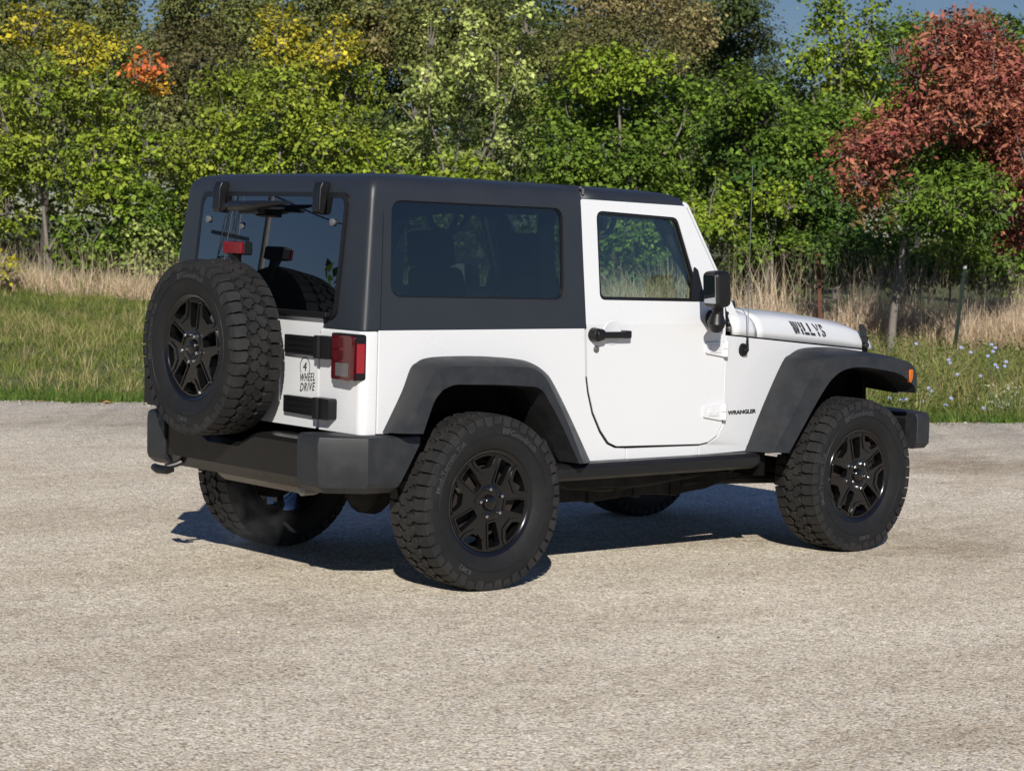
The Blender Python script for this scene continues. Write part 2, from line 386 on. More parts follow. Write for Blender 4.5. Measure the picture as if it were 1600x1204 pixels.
mb = MB(); mb.tube([(1.905, -.46, 1.225), (1.905, -.46, 1.262)], [.02, .012], 12); mb.obj("washer_nozzle", M["black"], car, bevel=.003)
for s in (-1, 1):                                                     # hood latches
    mb = MB(); rot = Matrix.Rotation(R(-22), 3, 'Y')
    mb.box((2.700, s * .642, 1.106), (.028, .026, .046), rot); mb.box((2.720, s * .636, 1.068), (.024, .022, .040), rot)
    mb.tube([(2.690, s * .650, 1.130), (2.690, s * .628, 1.136)], .013, 10); mb.tube([(2.736, s * .645, 1.034), (2.736, s * .60, 1.034)], .017, 10)
    mb.obj("hood_latch", M["flare"], car, bevel=.004)

# --- windshield frame
def wsx(z): return 1.672 - .62 * (z - 1.15)
frame_o = [(-.765, 1.12), (.765, 1.12), (.725, 1.745), (-.725, 1.745)]
frame_i = [(-.69, 1.22), (.69, 1.22), (.655, 1.69), (-.655, 1.69)]
mb = MB(); mb.plate(rpoly(frame_o, [.01, .01, .03, .03]), [rpoly(frame_i, .04)], lambda u, v, w: (wsx(v) + w, u, v), .075)
ws = mb.obj("windshield_frame", M["white"], car, bevel=.01, seg=3)
mb = MB(); mb.plate(rpoly([(-.70, 1.21), (.70, 1.21), (.665, 1.70), (-.665, 1.70)], .04), [], lambda u, v, w: (wsx(v) + w - .03, u, v), .006)
mb.obj("windshield", M["g_light"], ws)
for s in (-1, 1):
    for z, x in ((1.212, 1.553), (1.156, 1.569)):
        mb = MB(); mb.tube([(x, s * .755, z), (x, s * .779, z)], [.012, .009], 10); mb.obj("frame_bolt", M["black"], ws, bevel=.002)

# --- hardtop
def top_ring(z, inset=0, drop=0, xf=.630):
    hw = yb(z) - inset; xr = -.64 + .108 * (z - 1.145) + inset; r = .030
    pts = []; xs = xf - .02 * (z - 1.145)
    for k in range(13): pts.append((xs + (xr + r - xs) * k / 12, -hw))
    for k in range(1, 8):
        a = k / 8 * math.pi / 2; pts.append((xr + r - r * math.sin(a), -hw + r - r * math.cos(a)))
    for k in range(15): pts.append((xr, (-hw + r) + (2 * (hw - r)) * k / 14))
    half = pts[:20]
    pts = pts + [(x, -y) for x, y in half[::-1]]
    return [(x, y, z - drop * (x + .6) / 1.9) for x, y in pts]
levels = [(1.1475, 0), (1.17, 0), (1.3, 0), (1.45, 0), (1.6, 0), (1.70, 0), (1.745, .001), (1.768, .006), (1.786, .018), (1.799, .036), (1.808, .065), (1.817, .13), (1.826, .25), (1.833, .40), (1.837, .55)]
rings = []
for i, (z, ins) in enumerate(levels):
    dr = .03 * max(0, (z - 1.70) / .1) if z < 1.8 else .03
    rings.append(top_ring(z, ins, dr))
mb = MB(); mb.loft(rings)
n = len(rings[0]); last = (len(rings) - 1) * n
mb.f.append(tuple(last + k for k in range(n))); mb.mi.append(0)
ht = mb.obj("hardtop", M["hardtop"], car, smooth=50)
sd = ht.modifiers.new("thickness", 'SOLIDIFY'); sd.thickness = .028; sd.offset = -1
cut = MB()
QW = Q([(-.470, 1.287), (.520, 1.275), (.528, 1.693), (-.448, 1.703)])
QWr = rpoly(QW, .06, 8)
for s in (-1, 1): cut.plate(QWr, [], lambda u, v, w, s=s: (u, s * (.76 + w), v), .22) if False else cut.plate(QWr, [], lambda u, v, w, s=s: (u, s * (.86 + w), v), .22)
RW = [(-.575, 1.10), (.575, 1.10), (.568, 1.712), (-.568, 1.712)]
cut.plate(rpoly(RW, [.0, .0, .05, .05], 8), [], lambda u, v, w: (-.80 - w, u, v), -.45)
for s in (-1, 1):                                                     # shut lines
    cut.box((.08, s * .752, 1.762), (1.26, .03, .0045), Matrix.Rotation(R(.8), 3, 'Y'))
    cut.box((-.53, s * .775, 1.45), (.0045, .06, .72), Matrix.Rotation(R(4), 3, 'Y'))
cu = cut.obj("cutter", M["black"])
boolean(ht, cu)
ht.data.materials.clear(); ht.data.materials.append(M["hardtop"])
# gasket lips and glass
for s in (-1, 1):
    mb = MB(); mb.plate(rpoly([(QW[0][0] + .004, QW[0][1] + .004), (QW[1][0] - .004, QW[1][1] + .004), (QW[2][0] - .004, QW[2][1] - .004), (QW[3][0] + .004, QW[3][1] - .004)], .056, 8), [], fm(s, -.012), .005)
    qw = mb.obj("quarter_window", M["g_dark"], car, smooth=30)
    c = [sum(p[i] for p in QW) / 4 for i in (0, 1)]
    inner = rpoly([(c[0] + (x - c[0]) * .982, c[1] + (z - c[1]) * .962) for x, z in QW], .052, 8)
    mb = MB(); mb.plate(rpoly([(c[0] + (x - c[0]) * 1.004, c[1] + (z - c[1]) * 1.008) for x, z in QW], .062, 8), [inner], fm(s, -.008), .008)
    mb.obj("gasket", M["black"], qw, bevel=.003)
# roof panel over the seats
def roof_sec(x, dz=0, ins=0):
    d = .03 * (x + .6) / 1.9 + dz
    half = [(yb(1.745) - .010 - ins, 1.728 + dz * .9), (yb(1.76) - .007 - ins, 1.768), (yb(1.785) - .018 - ins, 1.786), (.70 - ins, 1.799), (.665, 1.808), (.60, 1.817), (.48, 1.826), (.33, 1.833), (.15, 1.837), (0, 1.838)]
    half = [(y, z - d) for y, z in half]
    return [(x, -y, z) for y, z in half] + [(x, y, z) for y, z in half[-2::-1]]
mb = MB(); mb.loft([roof_sec(.622), roof_sec(.75), roof_sec(.9), roof_sec(1.05), roof_sec(1.18, .001), roof_sec(1.25, .004, .002), roof_sec(1.285, .012, .005), roof_sec(1.305, .026, .010), roof_sec(1.312, .05, .014)])
rp = mb.obj("roof_panel", M["hardtop"], car, smooth=50); sd = rp.modifiers.new("thickness", 'SOLIDIFY'); sd.thickness = .03; sd.offset = -1
for s in (-1, 1):
    mb = MB(); mb.box((.626, s * .735, 1.772), (.010, .012, .030)); mb.box((.622, s * .722, 1.790), (.012, .012, .012)); mb.obj("roof_clip", M["steel"], rp, bevel=.003)

# --- rear glass with hinges and wiper
def fmG(off): return lambda u, v, w: (-.64 + .108 * (v - 1.145) - off - w - .012 * (1 - (u / .58) ** 2) * 0, u, v)
go = rpoly([(-.592, 1.185), (.592, 1.185), (.586, 1.730), (-.586, 1.730)], .05, 8)
gi = rpoly([(-.571, 1.203), (.571, 1.203), (.567, 1.705), (-.567, 1.705)], .045, 8)
# slightly bowed pane
mb = MB(); rings = []
for j in range(9):
    v = 1.20 + .509 * j / 8; hwid = .574 - .004 * j / 8; ins = .015 if j in (0, 8) else 0
    rings.append([(-.64 + .108 * (v - 1.145) - .009 - .007 * (1 - t * t), t * (hwid - ins), v) for t in [k / 12 - 1 for k in range(25)]])
mb.loft(rings); rg = mb.obj("rear_window", M["g_rear"], car, smooth=80)
mb = MB(); mb.plate(go, [gi], fmG(.011), .022); mb.obj("gasket", M["black"], rg, bevel=.003)
mb = MB(); mb.box((-.660, 0, 1.203), (.03, 1.12, .022)); mb.obj("lower_trim", M["black"], rg, bevel=.006)
for y in (.404, -.404):
    mb = MB()
    prof = [(-.010, .0), (-.052, .0), (-.062, -.028), (-.056, -.128), (-.044, -.140), (-.024, -.140), (-.018, -.05)]
    mb.plate([(a, b) for a, b in prof], [], lambda u, v, w, y=y: (-.562 + u + .108 * v, y - .030 - w, 1.775 + v), .058)
    mb.obj("hinge", M["black"], rg, bevel=.006, seg=3)
for y, z in ((.50, 1.60), (-.50, 1.60), (.205, 1.575)):
    mb = MB(); mb.lathe([(.004, .001), (.004, .012), (.002, .016), (-.01, .016)], 14); bo_ = mb.obj("glass_fixing", M["fix"], rg, loc=(-.64 + .108 * (z - 1.145) - .02, y, z)); bo_.rotation_euler = (0, 0, R(-90))
mb = MB()
mb.tube([(-.655, .235, 1.660), (-.675, .20, 1.662), (-.675, -.02, 1.668), (-.665, -.12, 1.676), (-.655, -.25, 1.683)], [.017, .024, .021, .013, .006], 10)
mb.tube([(-.63, .25, 1.66), (-.680, .25, 1.66)], [.02, .016], 12); mb.box((-.650, .07, 1.640), (.04, .16, .024))
mb.obj("wiper", M["black"], rg, bevel=.003)
mb = MB(); mb.box((-.655, -.02, 1.656), (.018, .34, .010)); mb.obj("wiper_blade", M["black"], rg)

# --- tailgate
mb = MB(); mb.plate(rpoly([(-.468, .703), (.56, .703), (.56, 1.186), (-.495, 1.186), (-.495, 1.150), (-.468, 1.118)], [.02, .02, .02, .012, .012, .02]), [], fmR(-.642), .03)
mb.box((-.645, .05, .95), (.012, .46, .30))
tg = mb.obj("tailgate", M["white"], car, bevel=.006)
for z, dz in ((1.062, .084), (.797, .078)):
    mb = MB(); mb.plate(rpoly([(-.488, z - dz / 2), (-.235, z - dz / 2 + .004), (-.235, z + dz / 2), (-.488, z + dz / 2)], .006), [], fmR(-.664), .022)
    mb.box((-.665, -.36, z + .005), (.006, .20, .012)); mb.box((-.665, -.36, z - .020), (.006, .20, .008)); mb.box((-.665, -.36, z + .028), (.006, .20, .006))
    mb.plate(rpoly([(-.610, z - dz / 2 - .006), (-.488, z - dz / 2 - .008), (-.488, z + dz / 2 + .008), (-.610, z + dz / 2 + .008)], [.014, .006, .006, .014]), [], fmR(-.684), .045)
    mb.tube([(-.690, -.535, z - dz / 2 - .002), (-.690, -.535, z + dz / 2 + .006)], .011, 10)
    mb.obj("hinge", M["black"], tg, bevel=.004)
# lettering on the tailgate
def put_text(mb, body, cy, cz, size, x, xs, shear, offset=0, rise=0):
    vs, fs = text_mesh(body, size, extrude=.0008, shear=shear, xs=xs, offset=offset, space=1.18)
    mb.add([(x - p[2], cy - p[0], cz + p[1] + rise * p[0]) for p in vs], fs)
mb = MB()
n = 40; t = .0055
ring = lambda r: [(-.6432, -.368 - r * .90 * math.cos(a), .966 + r * math.sin(a)) for a in [R(-38 + 256 * k / n) for k in range(n + 1)]]
mb.loft([ring(.0435), ring(.0390)])
put_text(mb, "4", -.366, .950, .056, -.6436, 1.0, .15, .0); put_text(mb, "WHEEL", -.387, .906, .050, -.6436, .64, .22, .0, .10); put_text(mb, "DRIVE", -.387, .863, .052, -.6436, .70, .25, .0, .10)
mb.obj("lettering", M["decal"], tg)
# --- tail lights, licence bracket, third brake light
for s in (-1, 1):
    mb = MB(); mb.plate(rpoly([(s * .60, .932), (s * .785, .932), (s * .785, 1.13), (s * .60, 1.13)], .012), [], fmR(-.668), .055)
    tl = mb.obj("tail_light", M["black"], car, bevel=.005)
    mb = MB(); mb.plate(rpoly([(s * .637, .937), (s * .775, .932), (s * .778, 1.123), (s * .633, 1.123)], .016), [], fmR(-.690), .024); mb.obj("lens", M["darkred"], tl, bevel=.006, seg=3)
    mb = MB(); mb.plate(rpoly([(s * .648, .944), (s * .765, .940), (s * .767, 1.112), (s * .645, 1.112)], .01), [rpoly([(s * .660, .948), (s * .756, .948), (s * .756, 1.012), (s * .660, 1.012)], .004)], fmR(-.6915), .003); mb.obj("lens_rim", M["red"], tl, bevel=.001) if False else None
    mb = MB(); mb.plate(rpoly([(s * .664, .950), (s * .757, .948), (s * .759, 1.006), (s * .664, 1.006)], .005), [], fmR(-.692), .004); mb.obj("reversing_lens", M["clear"], tl, bevel=.0015)
    mb = MB(); mb.plate([(-.686, .965), (-.646, .965), (-.646, 1.090), (-.686, 1.090)], [], lambda u, v, w, s=s: (u + .018, s * (.788 + w), v), .006); mb.obj("side_reflector", M["red"], tl, bevel=.0015)
mb = MB(); mb.box((-.70, .705, .81), (.10, .17, .19)); mb.box((-.755, .705, .81), (.01, .31 * .62, .17)); mb.obj("licence_bracket", M["black"], car, bevel=.008)
mb = MB(); mb.tube([(-.69, .065, 1.18), (-.715, .065, 1.30), (-.73, .065, 1.42), (-.735, .065, 1.46)], [.03, .026, .024, .03], 10); mb.box((-.725, .05, 1.474), (.05, .152, .060))
tb = mb.obj("third_brake_light", M["black"], car, bevel=.008)
mb = MB(); mb.box((-.757, .05, 1.476), (.016, .150, .053)); mb.obj("lens", M["brake"], tb, bevel=.004)
mb = MB(); mb.box((-.69, .065, 1.03), (.09, .30, .30)); mb.tube([(-.64, .065, 1.03), (-.86, .065, 1.03)], .07, 16); mb.obj("spare_carrier", M["black"], car, bevel=.006)

# --- doors
DLO = Q([(.651, 1.165), (.663, .92), (.676, .853), (.708, .755), (.758, .669), (.808, .612), (.859, .592), (1.405, .580), (1.463, .588), (1.522, .618), (1.553, .67), (1.558, .75), (1.558, 1.165)])
DUP = [(.623, 1.165), (1.528, 1.165), (1.526, 1.255), (1.470, 1.41), (1.288, 1.712), (1.262, 1.724), (.610, 1.738)]
DWI = [(.712, 1.277), (1.372, 1.268), (1.222, 1.668), (.704, 1.688)]
wir = rpoly(DWI, [.035, .02, .05, .04], 7)
for s in (-1, 1):
    mb = MB(); mb.plate(rpoly(DLO, [0, .03, .06, .06, .06, .06, .08, .05, .05, .05, .05, .05, 0], 4), [], fm(s, .003), .04)
    mb.plate(rpoly(DUP, [0, 0, .03, .05, .03, .01, .012], 4), [wir], fm(s, .001), .045)
    d = mb.obj("door", M["white"], car, bevel=.007, seg=3)
    mb = MB(); mb.plate(rpoly(DWI, [.035, .02, .05, .04], 7), [], fm(s, -.016), .005); mb.obj("window_pane", M["g_light"], d)
    c = [sum(p[i] for p in DWI) / 4 for i in (0, 1)]
    ins = rpoly([(.724, 1.292), (1.352, 1.284), (1.214, 1.655), (.716, 1.674)], [.03, .015, .045, .035], 7)
    mb = MB(); mb.plate(rpoly([(c[0] + (x - c[0]) * 1.006, c[1] + (z - c[1]) * 1.006) for x, z in DWI], [.035, .02, .05, .04], 7), [ins], fm(s, -.003), .016)
    mb.plate(rpoly([(1.300, 1.272), (1.396, 1.268), (1.350, 1.42), (1.322, 1.44)], .01), [], fm(s, .004), .02); mb.obj("gasket", M["black"], d, bevel=.003)
    mb = MB(); mb.tube([(1.562, s * .776, 1.17), (1.531, s * .768, 1.255), (1.475, s * .756, 1.41), (1.293, s * .730, 1.712)], .0065, 8); mb.obj("pillar_gap_shade", M["black"], d)  # black tube painting the dark gap line between door and windshield frame
    edge = rpoly(DLO, [0, .03, .06, .06, .06, .06, .08, .05, .05, .05, .05, .05, 0], 4); cxz = Vector((1.12, .95)); shade_pts = []
    for q in edge:
        if q[0] < 1.43 and q[1] < 1.15:
            v_ = (Vector(q) - cxz).normalized(); k_ = .0035
            nx = Vector((-1, 0)) if q[1] > .88 else (Vector((0, -1)) if q[0] > .88 else Vector((-.8, -.6)))
            shade_pts.append((q[0] + nx.x * k_, s * (HW - .0015), q[1] + nx.y * k_))
    mb = MB(); mb.tube(shade_pts, .0024, 6); mb.obj("door_gap_shade", M["black"], d)  # thin black tube added in the shut gap to draw its shade
    # handle, lock
    mb = MB(); y = s * (HW + .030)
    mb.tube([(.650, y, 1.118), (.700, y, 1.118)], .028, 14); mb.tube([(.665, s * HW, 1.118), (.665, s * (HW + .048), 1.118)], [.034, .030], 16)
    mb.box((.77, s * (HW + .034), 1.117), (.20, .020, .030)); mb.box((.855, s * (HW + .018), 1.118), (.04, .045, .036))
    mb.obj("door_handle", M["black"], d, bevel=.006, seg=3)
    mb = MB(); mb.lathe([(.0004, .001), (.0004, .046), (.0022, .052), (.0018, .056), (-.001, .058)], 28); o = mb.obj("handle_cup", M["white"], d, loc=(.783, s * (HW + .003), 1.126), smooth=60)
    if s > 0: o.rotation_euler = (0, 0, R(180))
    mb = MB(); mb.tube([(.686, s * HW, 1.05), (.686, s * (HW + .009), 1.05)], [.018, .014], 14); mb.tube([(.686, s * HW, 1.05), (.686, s * (HW + .011), 1.05)], .008, 10); mb.obj("lock", M["steel"], d, bevel=.002)
    for z, up in ((1.040, 1), (.733, -1)):
        a = .045; mb = MB()
        hp = [(1.392, z - .018 * (1 if up > 0 else 1)), (1.392, z + .032), (1.505, z + .036), (1.508, z - .036)] if up > 0 else [(1.389, z - .020), (1.389, z + .028), (1.508, z + .045), (1.510, z - .040)]
        mb.plate(rpoly(hp, .006), [], fm(s, .013), .013); mb.plate(rpoly([(1.416, z - .013), (1.416, z + .021), (1.490, z + .022), (1.490, z - .016)], .005), [], fm(s, .0165), .004)
        for bx in (1.43, 1.476): mb.tube([(bx, s * (HW + .012), z + .004), (bx, s * (HW + .020), z + .004)], .007, 8)
        mb.tube([(1.522, s * (HW + .014), z - .036), (1.522, s * (HW + .014), z + .002)], .016, 12); mb.tube([(1.522, s * (HW + .014), z + .004), (1.522, s * (HW + .014), z + .042)], .016, 12)
        mb.obj("hinge", M["white"], d, bevel=.002)
    # mirror
    mb = MB()
    mb.box((1.305, s * .945, 1.335), (.10, .118, .172), Matrix.Rotation(R(-4), 3, 'Y') @ Matrix.Rotation(s * R(8), 3, 'Z'))
    mr = mb.obj("mirror", M["black"], d, bevel=.028, seg=4)
    mb = MB(); mb.tube([(1.325, s * .935, 1.26), (1.335, s * .93, 1.19)], .028, 12); mb.tube([(1.325, s * .935, 1.222), (1.325, s * .93, 1.175), (1.335, s * .92, 1.135)], [.026, .046, .026], 16)
    mb.tube([(1.345, s * .92, 1.17), (1.41, s * .85, 1.175), (1.44, s * HW, 1.185)], [.036, .034, .05], 12); mb.obj("mirror_arm", M["black"], mr, bevel=.004)
    mb = MB(); mb.box((1.2545, s * .950, 1.335), (.006, .088, .135), Matrix.Rotation(R(-4), 3, 'Y') @ Matrix.Rotation(s * R(8), 3, 'Z')); mb.obj("mirror_glass", M["mirror"], mr, bevel=.002)
# badge on the wing (both sides carry it)
for s in (-1, 1):
    vs, fs = text_mesh("WRANGLER", .0265, extrude=.0015, offset=.0008, xs=1.48, space=1.0)
    mb = MB(); wmin = min(p[0] for p in vs); wmax = max(p[0] for p in vs); k = .229 / (wmax - wmin)
    mb.add([(1.683 - s * -1 * 0 + (p[0] - (wmin + wmax) / 2) * k * (1 if s < 0 else -1), s * (HW - .14 * max(0, 1.683 + (p[0] - (wmin + wmax) / 2) * k * (1 if s < 0 else -1) - 1.53) + .0016 + p[2]), .7185 + p[1]) for p in vs], fs)
    mb.obj("badge", M["decal"], car)
# stencilled lettering on the hood sides
STEN = {
 'W': [[(.0, 1), (.16, 1), (.24, .0), (.10, .0)], [(.22, 1), (.30, 1), (.36, .15), (.30, 0.0), (.27, .0)], [(.36, 1), (.50, 1), (.56, .25), (.48, 0), (.42, 0)], [(.62, 1), (.76, 1), (.60, .0), (.56, .0)]],
 'I': [[(.0, 1), (.18, 1), (.18, .55), (.0, .55)], [(.0, .47), (.18, .47), (.18, 0), (.0, 0)], ],
 'L': [[(.0, 1), (.2, 1), (.2, .30), (.0, .30)], [(.0, .22), (.5, .22), (.5, 0), (.0, 0)]],
 'Y': [[(.0, 1), (.18, 1), (.32, .50), (.22, .40)], [(.44, 1), (.60, 1), (.40, .45), (.34, .45)], [(.22, .36), (.40, .36), (.40, 0), (.22, 0)]],
 'S': [[(.04, 1), (.40, 1), (.40, .74), (.26, .74), (.26, .84), (.18, .84), (.18, .62), (.04, .56)], [(.04, .50), (.20, .56), (.42, .44), (.42, .16), (.28, .0), (.26, .30)], [(.0, .26), (.14, .26), (.14, .14), (.22, .14), (.22, 0), (.0, 0)]]}
for s in (-1, 1):
    mb = MB(); x = 0; adv = {'W': .86, 'I': .30, 'L': .62, 'Y': .66, 'S': .6}; word = "WILLYS"; tot = sum(adv[c] for c in word)
    for c in word:
        for poly in STEN[c]:
            q = []
            for (u, v) in poly:
                X = (x + u) / tot * .30; Z = .012 + v * .060
                q.append((X - Z * .70, Z))
            q = dense(q, .012); pts = []
            for (X, Z) in q:
                xx = 2.118 + X if s < 0 else 2.118 + .30 - X
                zl = 1.107 - .0805 * (xx - 1.545) + .006; e = HW - .14 * max(0, xx - 1.53) - .002
                zc = np.interp(xx, [1.6, 2.0, 2.4, 2.6, 2.72], [1.250, 1.234, 1.203, 1.180, 1.158]); zs = zc - .035 - .01 * (xx - 1.6); hs = zs - zl
                zz = zl + .026 + Z; t_ = (zz - zl) / hs
                yy = e - np.interp(t_, [0, .3, .6, .82, .96, 1.08], [0, .001, .005, .014, .032, .06]) + .0022
                pts.append((xx, s * yy, zz))
            mb.add(pts, [tuple(range(len(pts)))])
        x += adv[c]
    mb.obj("hood_lettering", M["decal"], car, smooth=80)
# antenna
mb = MB(); mb.lathe([(.012, .001), (.014, .016), (.008, .030), (0, .033)], 20); ab = mb.obj("antenna", M["black"], car, loc=(1.672, -.772, 1.033))
mb = MB(); mb.tube([(1.672, -.774, 1.033), (1.674, -.800, 1.030)], .012, 10); mb.tube([(1.674, -.800, 1.030), (1.676, -.799, 1.10)], [.009, .004], 8)
o = mb.obj("mast_base", M["black"], ab); o.matrix_parent_inverse = Matrix.Translation(ab.location).inverted()
mb = MB(); mb.tube([(1.676, -.799, 1.08), (1.672, -.797, 1.4), (1.676, -.792, 1.93)], [.0028, .0022, .0018], 6); o = mb.obj("mast", M["chrome"], ab); o.matrix_parent_inverse = Matrix.Translation(ab.location).inverted()

# --- fender flares
def spline(pts, per=4):
    out = []; n = len(pts)
    for i in range(n - 1):
        p0, p1, p2, p3 = [Vector(pts[max(0, min(n - 1, i + k))]) for k in (-1, 0, 1, 2)]
        for j in range(per):
            t = j / per
            out.append(.5 * ((2 * p1) + (-p0 + p2) * t + (2 * p0 - 5 * p1 + 4 * p2 - p3) * t * t + (-p0 + 3 * p1 - 3 * p2 + p3) * t ** 3))
    out.append(Vector(pts[-1])); return out
RA = [(-.506, .707), (-.408, .878), (-.365, .978), (-.331, 1.005), (-.285, 1.023), (-.18, 1.03), (.02, 1.028), (.233, 1.012), (.334, .989), (.412, .948), (.465, .894), (.575, .734), (.708, .522)]
RA = [(*p, .785) for p in Q(RA)]
RB = [(*p, .915) for p in [(-.489, .715), (-.41, .875), (-.37, .945), (-.337, .979), (-.291, .992), (-.2, .998), (0, .993), (.175, .985), (.238, .967), (.285, .93), (.32, .88), (.42, .725), (.52, .541)]]
RC = [(*p, .928) for p in [(-.413, .713), (-.36, .843), (-.325, .885), (-.304, .901), (-.246, .918), (-.17, .917), (0, .912), (.15, .903), (.211, .897), (.25, .88), (.285, .84), (.365, .73), (.483, .543)]]
FA = [(1.720, .531, .766), (1.858, .754, .745), (2.005, .96, .725), (2.07, 1.0, .715), (2.18, 1.03, .70), (2.42, 1.03, .67), (2.68, 1.005, .635), (2.83, .975, .66), (2.90, .91, .70), (2.91, .82, .74)]
FB = [(1.758, .536, .915), (1.897, .728, .915), (2.036, .931, .915), (2.116, .985, .915), (2.221, 1.003, .915), (2.402, .998, .915), (2.66, .981, .912), (2.79, .955, .90), (2.865, .90, .875), (2.89, .815, .86)]
FC = [(1.862, .532, .928), (1.991, .702, .928), (2.112, .85, .928), (2.191, .912, .928), (2.273, .939, .928), (2.394, .944, .928), (2.642, .911, .926), (2.745, .870, .922), (2.80, .835, .918), (2.825, .80, .91)]
for (A_, B_, C_) in ((RA, RB, RC), (FA, FB, FC)):
    for s in (-1, 1):
        sa, sb, sc = spline(A_), spline(B_), spline(C_); rings = []
        for a, b, c in zip(sa, sb, sc):
            up = (b - a) * .0
            m1 = a.lerp(b, .5); nrm = Vector((b.x - c.x, b.y - c.y)).normalized() * .006
            m1 = Vector((m1.x + nrm.x, m1.y + nrm.y, m1.z)); b2 = b.lerp(c, .07); a2 = Vector((a.x, a.y, a.z - .02))
            d1 = Vector((c.x, c.y, .79)) + Vector((c.x - b.x, c.y - b.y, 0)) * .12
            lip = c.lerp(b, .0); lip2 = Vector((c.x, c.y, c.z - .012))
            b0 = b.lerp(a, .05)
            sec = [a2, a, m1, b0, b.lerp(c, .02), b2.lerp(c, .05), c.lerp(b, .06), c, lip2, d1]
            rings.append([(p.x, s * p.z, p.y) for p in sec])
        mb = MB(); mb.loft(rings, closed=True, cap=True)
        fl = mb.obj("fender_flare", M["flare"], car, smooth=28)
        if A_ is FA:
            mb = MB(); mb.plate(rpoly([(2.752, .858), (2.790, .854), (2.800, .922), (2.762, .926)], .014), [], lambda u, v, w, s=s: (u, s * (.925 + w - (u - 2.76) * .42), v), .02); mb.obj("side_marker", M["amber"], fl, bevel=.004)
        # inner arch liner
        rings = []
        for c in sc[::2]: rings.append([(c.x, s * .79, c.y - .004), (c.x, s * .42, c.y + .02)])
        mb = MB(); mb.loft(rings); lo = mb.obj("arch_liner", M["liner"], fl); lo.modifiers.new("t", 'SOLIDIFY').thickness = .01
# splash panels
for s in (-1, 1):
    mb = MB(); mb.plate([(.40, .69), (.47, .70), (.60, .60), (.64, .525), (.42, .525)], [], lambda u, v, w, s=s: (u, s * (.775 + w), v), .20); mb.obj("splash_panel", M["flare"], car, bevel=.006)
    mb = MB(); mb.box((1.80, s * .68, .50), (.05, .24, .18)); mb.obj("splash_panel", M["liner"], car)

# --- bumpers, rails
bpz = [(.455, .035), (.500, .004), (.505, .0), (.650, .0), (.668, .014), (.672, .05)]
mb = MB(); rings = []
for z, ins in bpz:
    ys = [-.60, -.45, -.30, -.20, -.16, -.12, -.06, .0, .065, .13, .19, .25, .29, .33, .45, .60]
    dip = lambda y: (.055 * min(1, max(0, (.25 - abs(y - .065)) / .12))) * (1 if z > .64 else 0)
    rings.append([(-.785 + ins, y, z - dip(y)) for y in ys] + [(-.62, y, z - dip(y)) for y in ys[::-1]])
mb.loft(rings, closed=True, cap=True); rb = mb.obj("rear_bumper", M["gloss2"], car, smooth=18)
for s in (-1, 1):
    rings = []
    for z, ins in ((.452, .045), (.478, .010), (.50, .002), (.66, 0), (.692, .006), (.700, .022)):
        o_ = [(-.800 + ins, .545), (-.800 + ins, .700), (-.640 + ins * .5, .845 - ins), (-.36 - (.12 * max(0, (.67 - z) / .2)), .850 - ins), (-.36 - (.12 * max(0, (.67 - z) / .2)), .72), (-.60, .68), (-.70, .545)]
        rings.append([(x, s * y, z) for x, y in o_])
    mb = MB(); mb.loft(rings, closed=True, cap=True); mb.obj("end_cap", M["flare"], rb, bevel=.004, seg=2, smooth=18)
mb = MB()
hk = [(-.74, .43, .49), (-.79, .45, .465), (-.835, .47, .452)]
mb.tube(hk, [.016, .014, .014], 10); mb.tube([(-.825, .415, .446), (-.855, .42, .444), (-.868, .475, .444), (-.855, .53, .446), (-.83, .54, .446)], [.012, .019, .021, .019, .012], 12)
mb.obj("tow_hook", M["satin"], rb, bevel=0)
mb = MB(); rings = []
for z, ins in ((.49, .03), (.52, 0), (.65, 0), (.68, .015)):
    o_ = [(3.10, -.40), (3.22 - ins, -.38), (3.22 - ins, .38), (3.13, .70), (3.08, .80 - ins), (2.98, .80 - ins), (2.98, .60), (2.98, -.60), (2.98, -.80 + ins), (3.08, -.80 + ins), (3.13, -.70)]
    rings.append([(x, y, z) for x, y in o_[1:]])
mb.loft(rings, closed=True, cap=True); fb = mb.obj("front_bumper", M["flare"], car, bevel=.006, seg=2, smooth=18)
mb = MB(); mb.box((2.84, .36, .58), (.24, .10, .12)); mb.box((2.84, -.36, .58), (.24, .10, .12)); mb.box((2.90, 0, .60), (.08, 1.5, .10)); mb.obj("bumper_mount", M["liner"], fb)
for s in (-1, 1):
    mb = MB(); prof = [(.790, .533), (.835, .528), (.852, .512), (.852, .470), (.838, .455), (.800, .452)]
    rings = [[(x, s * y, z) for y, z in prof] for x in (.40, .43, .9, 1.4)] + [[(1.70, s * y, z) for y, z in prof], [(1.76, s * (y - .02), z + (.006 if z < .48 else 0)) for y, z in prof]]
    mb.loft(rings, closed=True, cap=True); rr_ = mb.obj("rock_rail", M["satin"], car, bevel=.004)
    mb = MB(); mb.box((.404, s * .82, .49), (.025, .066, .078)); mb.obj("rail_end", M["rust"], rr_, bevel=.006)

# --- underbody
mb = MB()
for s in (-1, 1):
    mb.box((1.0, s * .48, .455), (2.2, .09, .10)); mb.box((2.6, s * .42, .52), (.8, .08, .10)); mb.box((-.42, s * .47, .55), (.7, .08, .10))
    for x in (.6, 1.25): mb.box((x, s * .66, .49), (.06, .32, .05))
    for x in (0, 2.424):
        mb.tube([(x + .02, s * .50, .36), (x + .02, s * .47, .66)], .055, 12)
        mb.tube([(x - .12, s * .56, .34), (x - .16, s * .50, .75)], .03, 10)
    mb.tube([(.05, s * .46, .33), (.78, s * .42, .42)], .026, 10); mb.tube([(2.40, s * .42, .33), (1.60, s * .38, .42)], .026, 10)
mb.box((1.05, 0, .43), (.55, .80, .05)); mb.box((.95, 0, .50), (.9, .35, .14)); mb.box((.42, .1, .50), (.5, .62, .16)); mb.box((1.9, 0, .60), (.6, .40, .24))
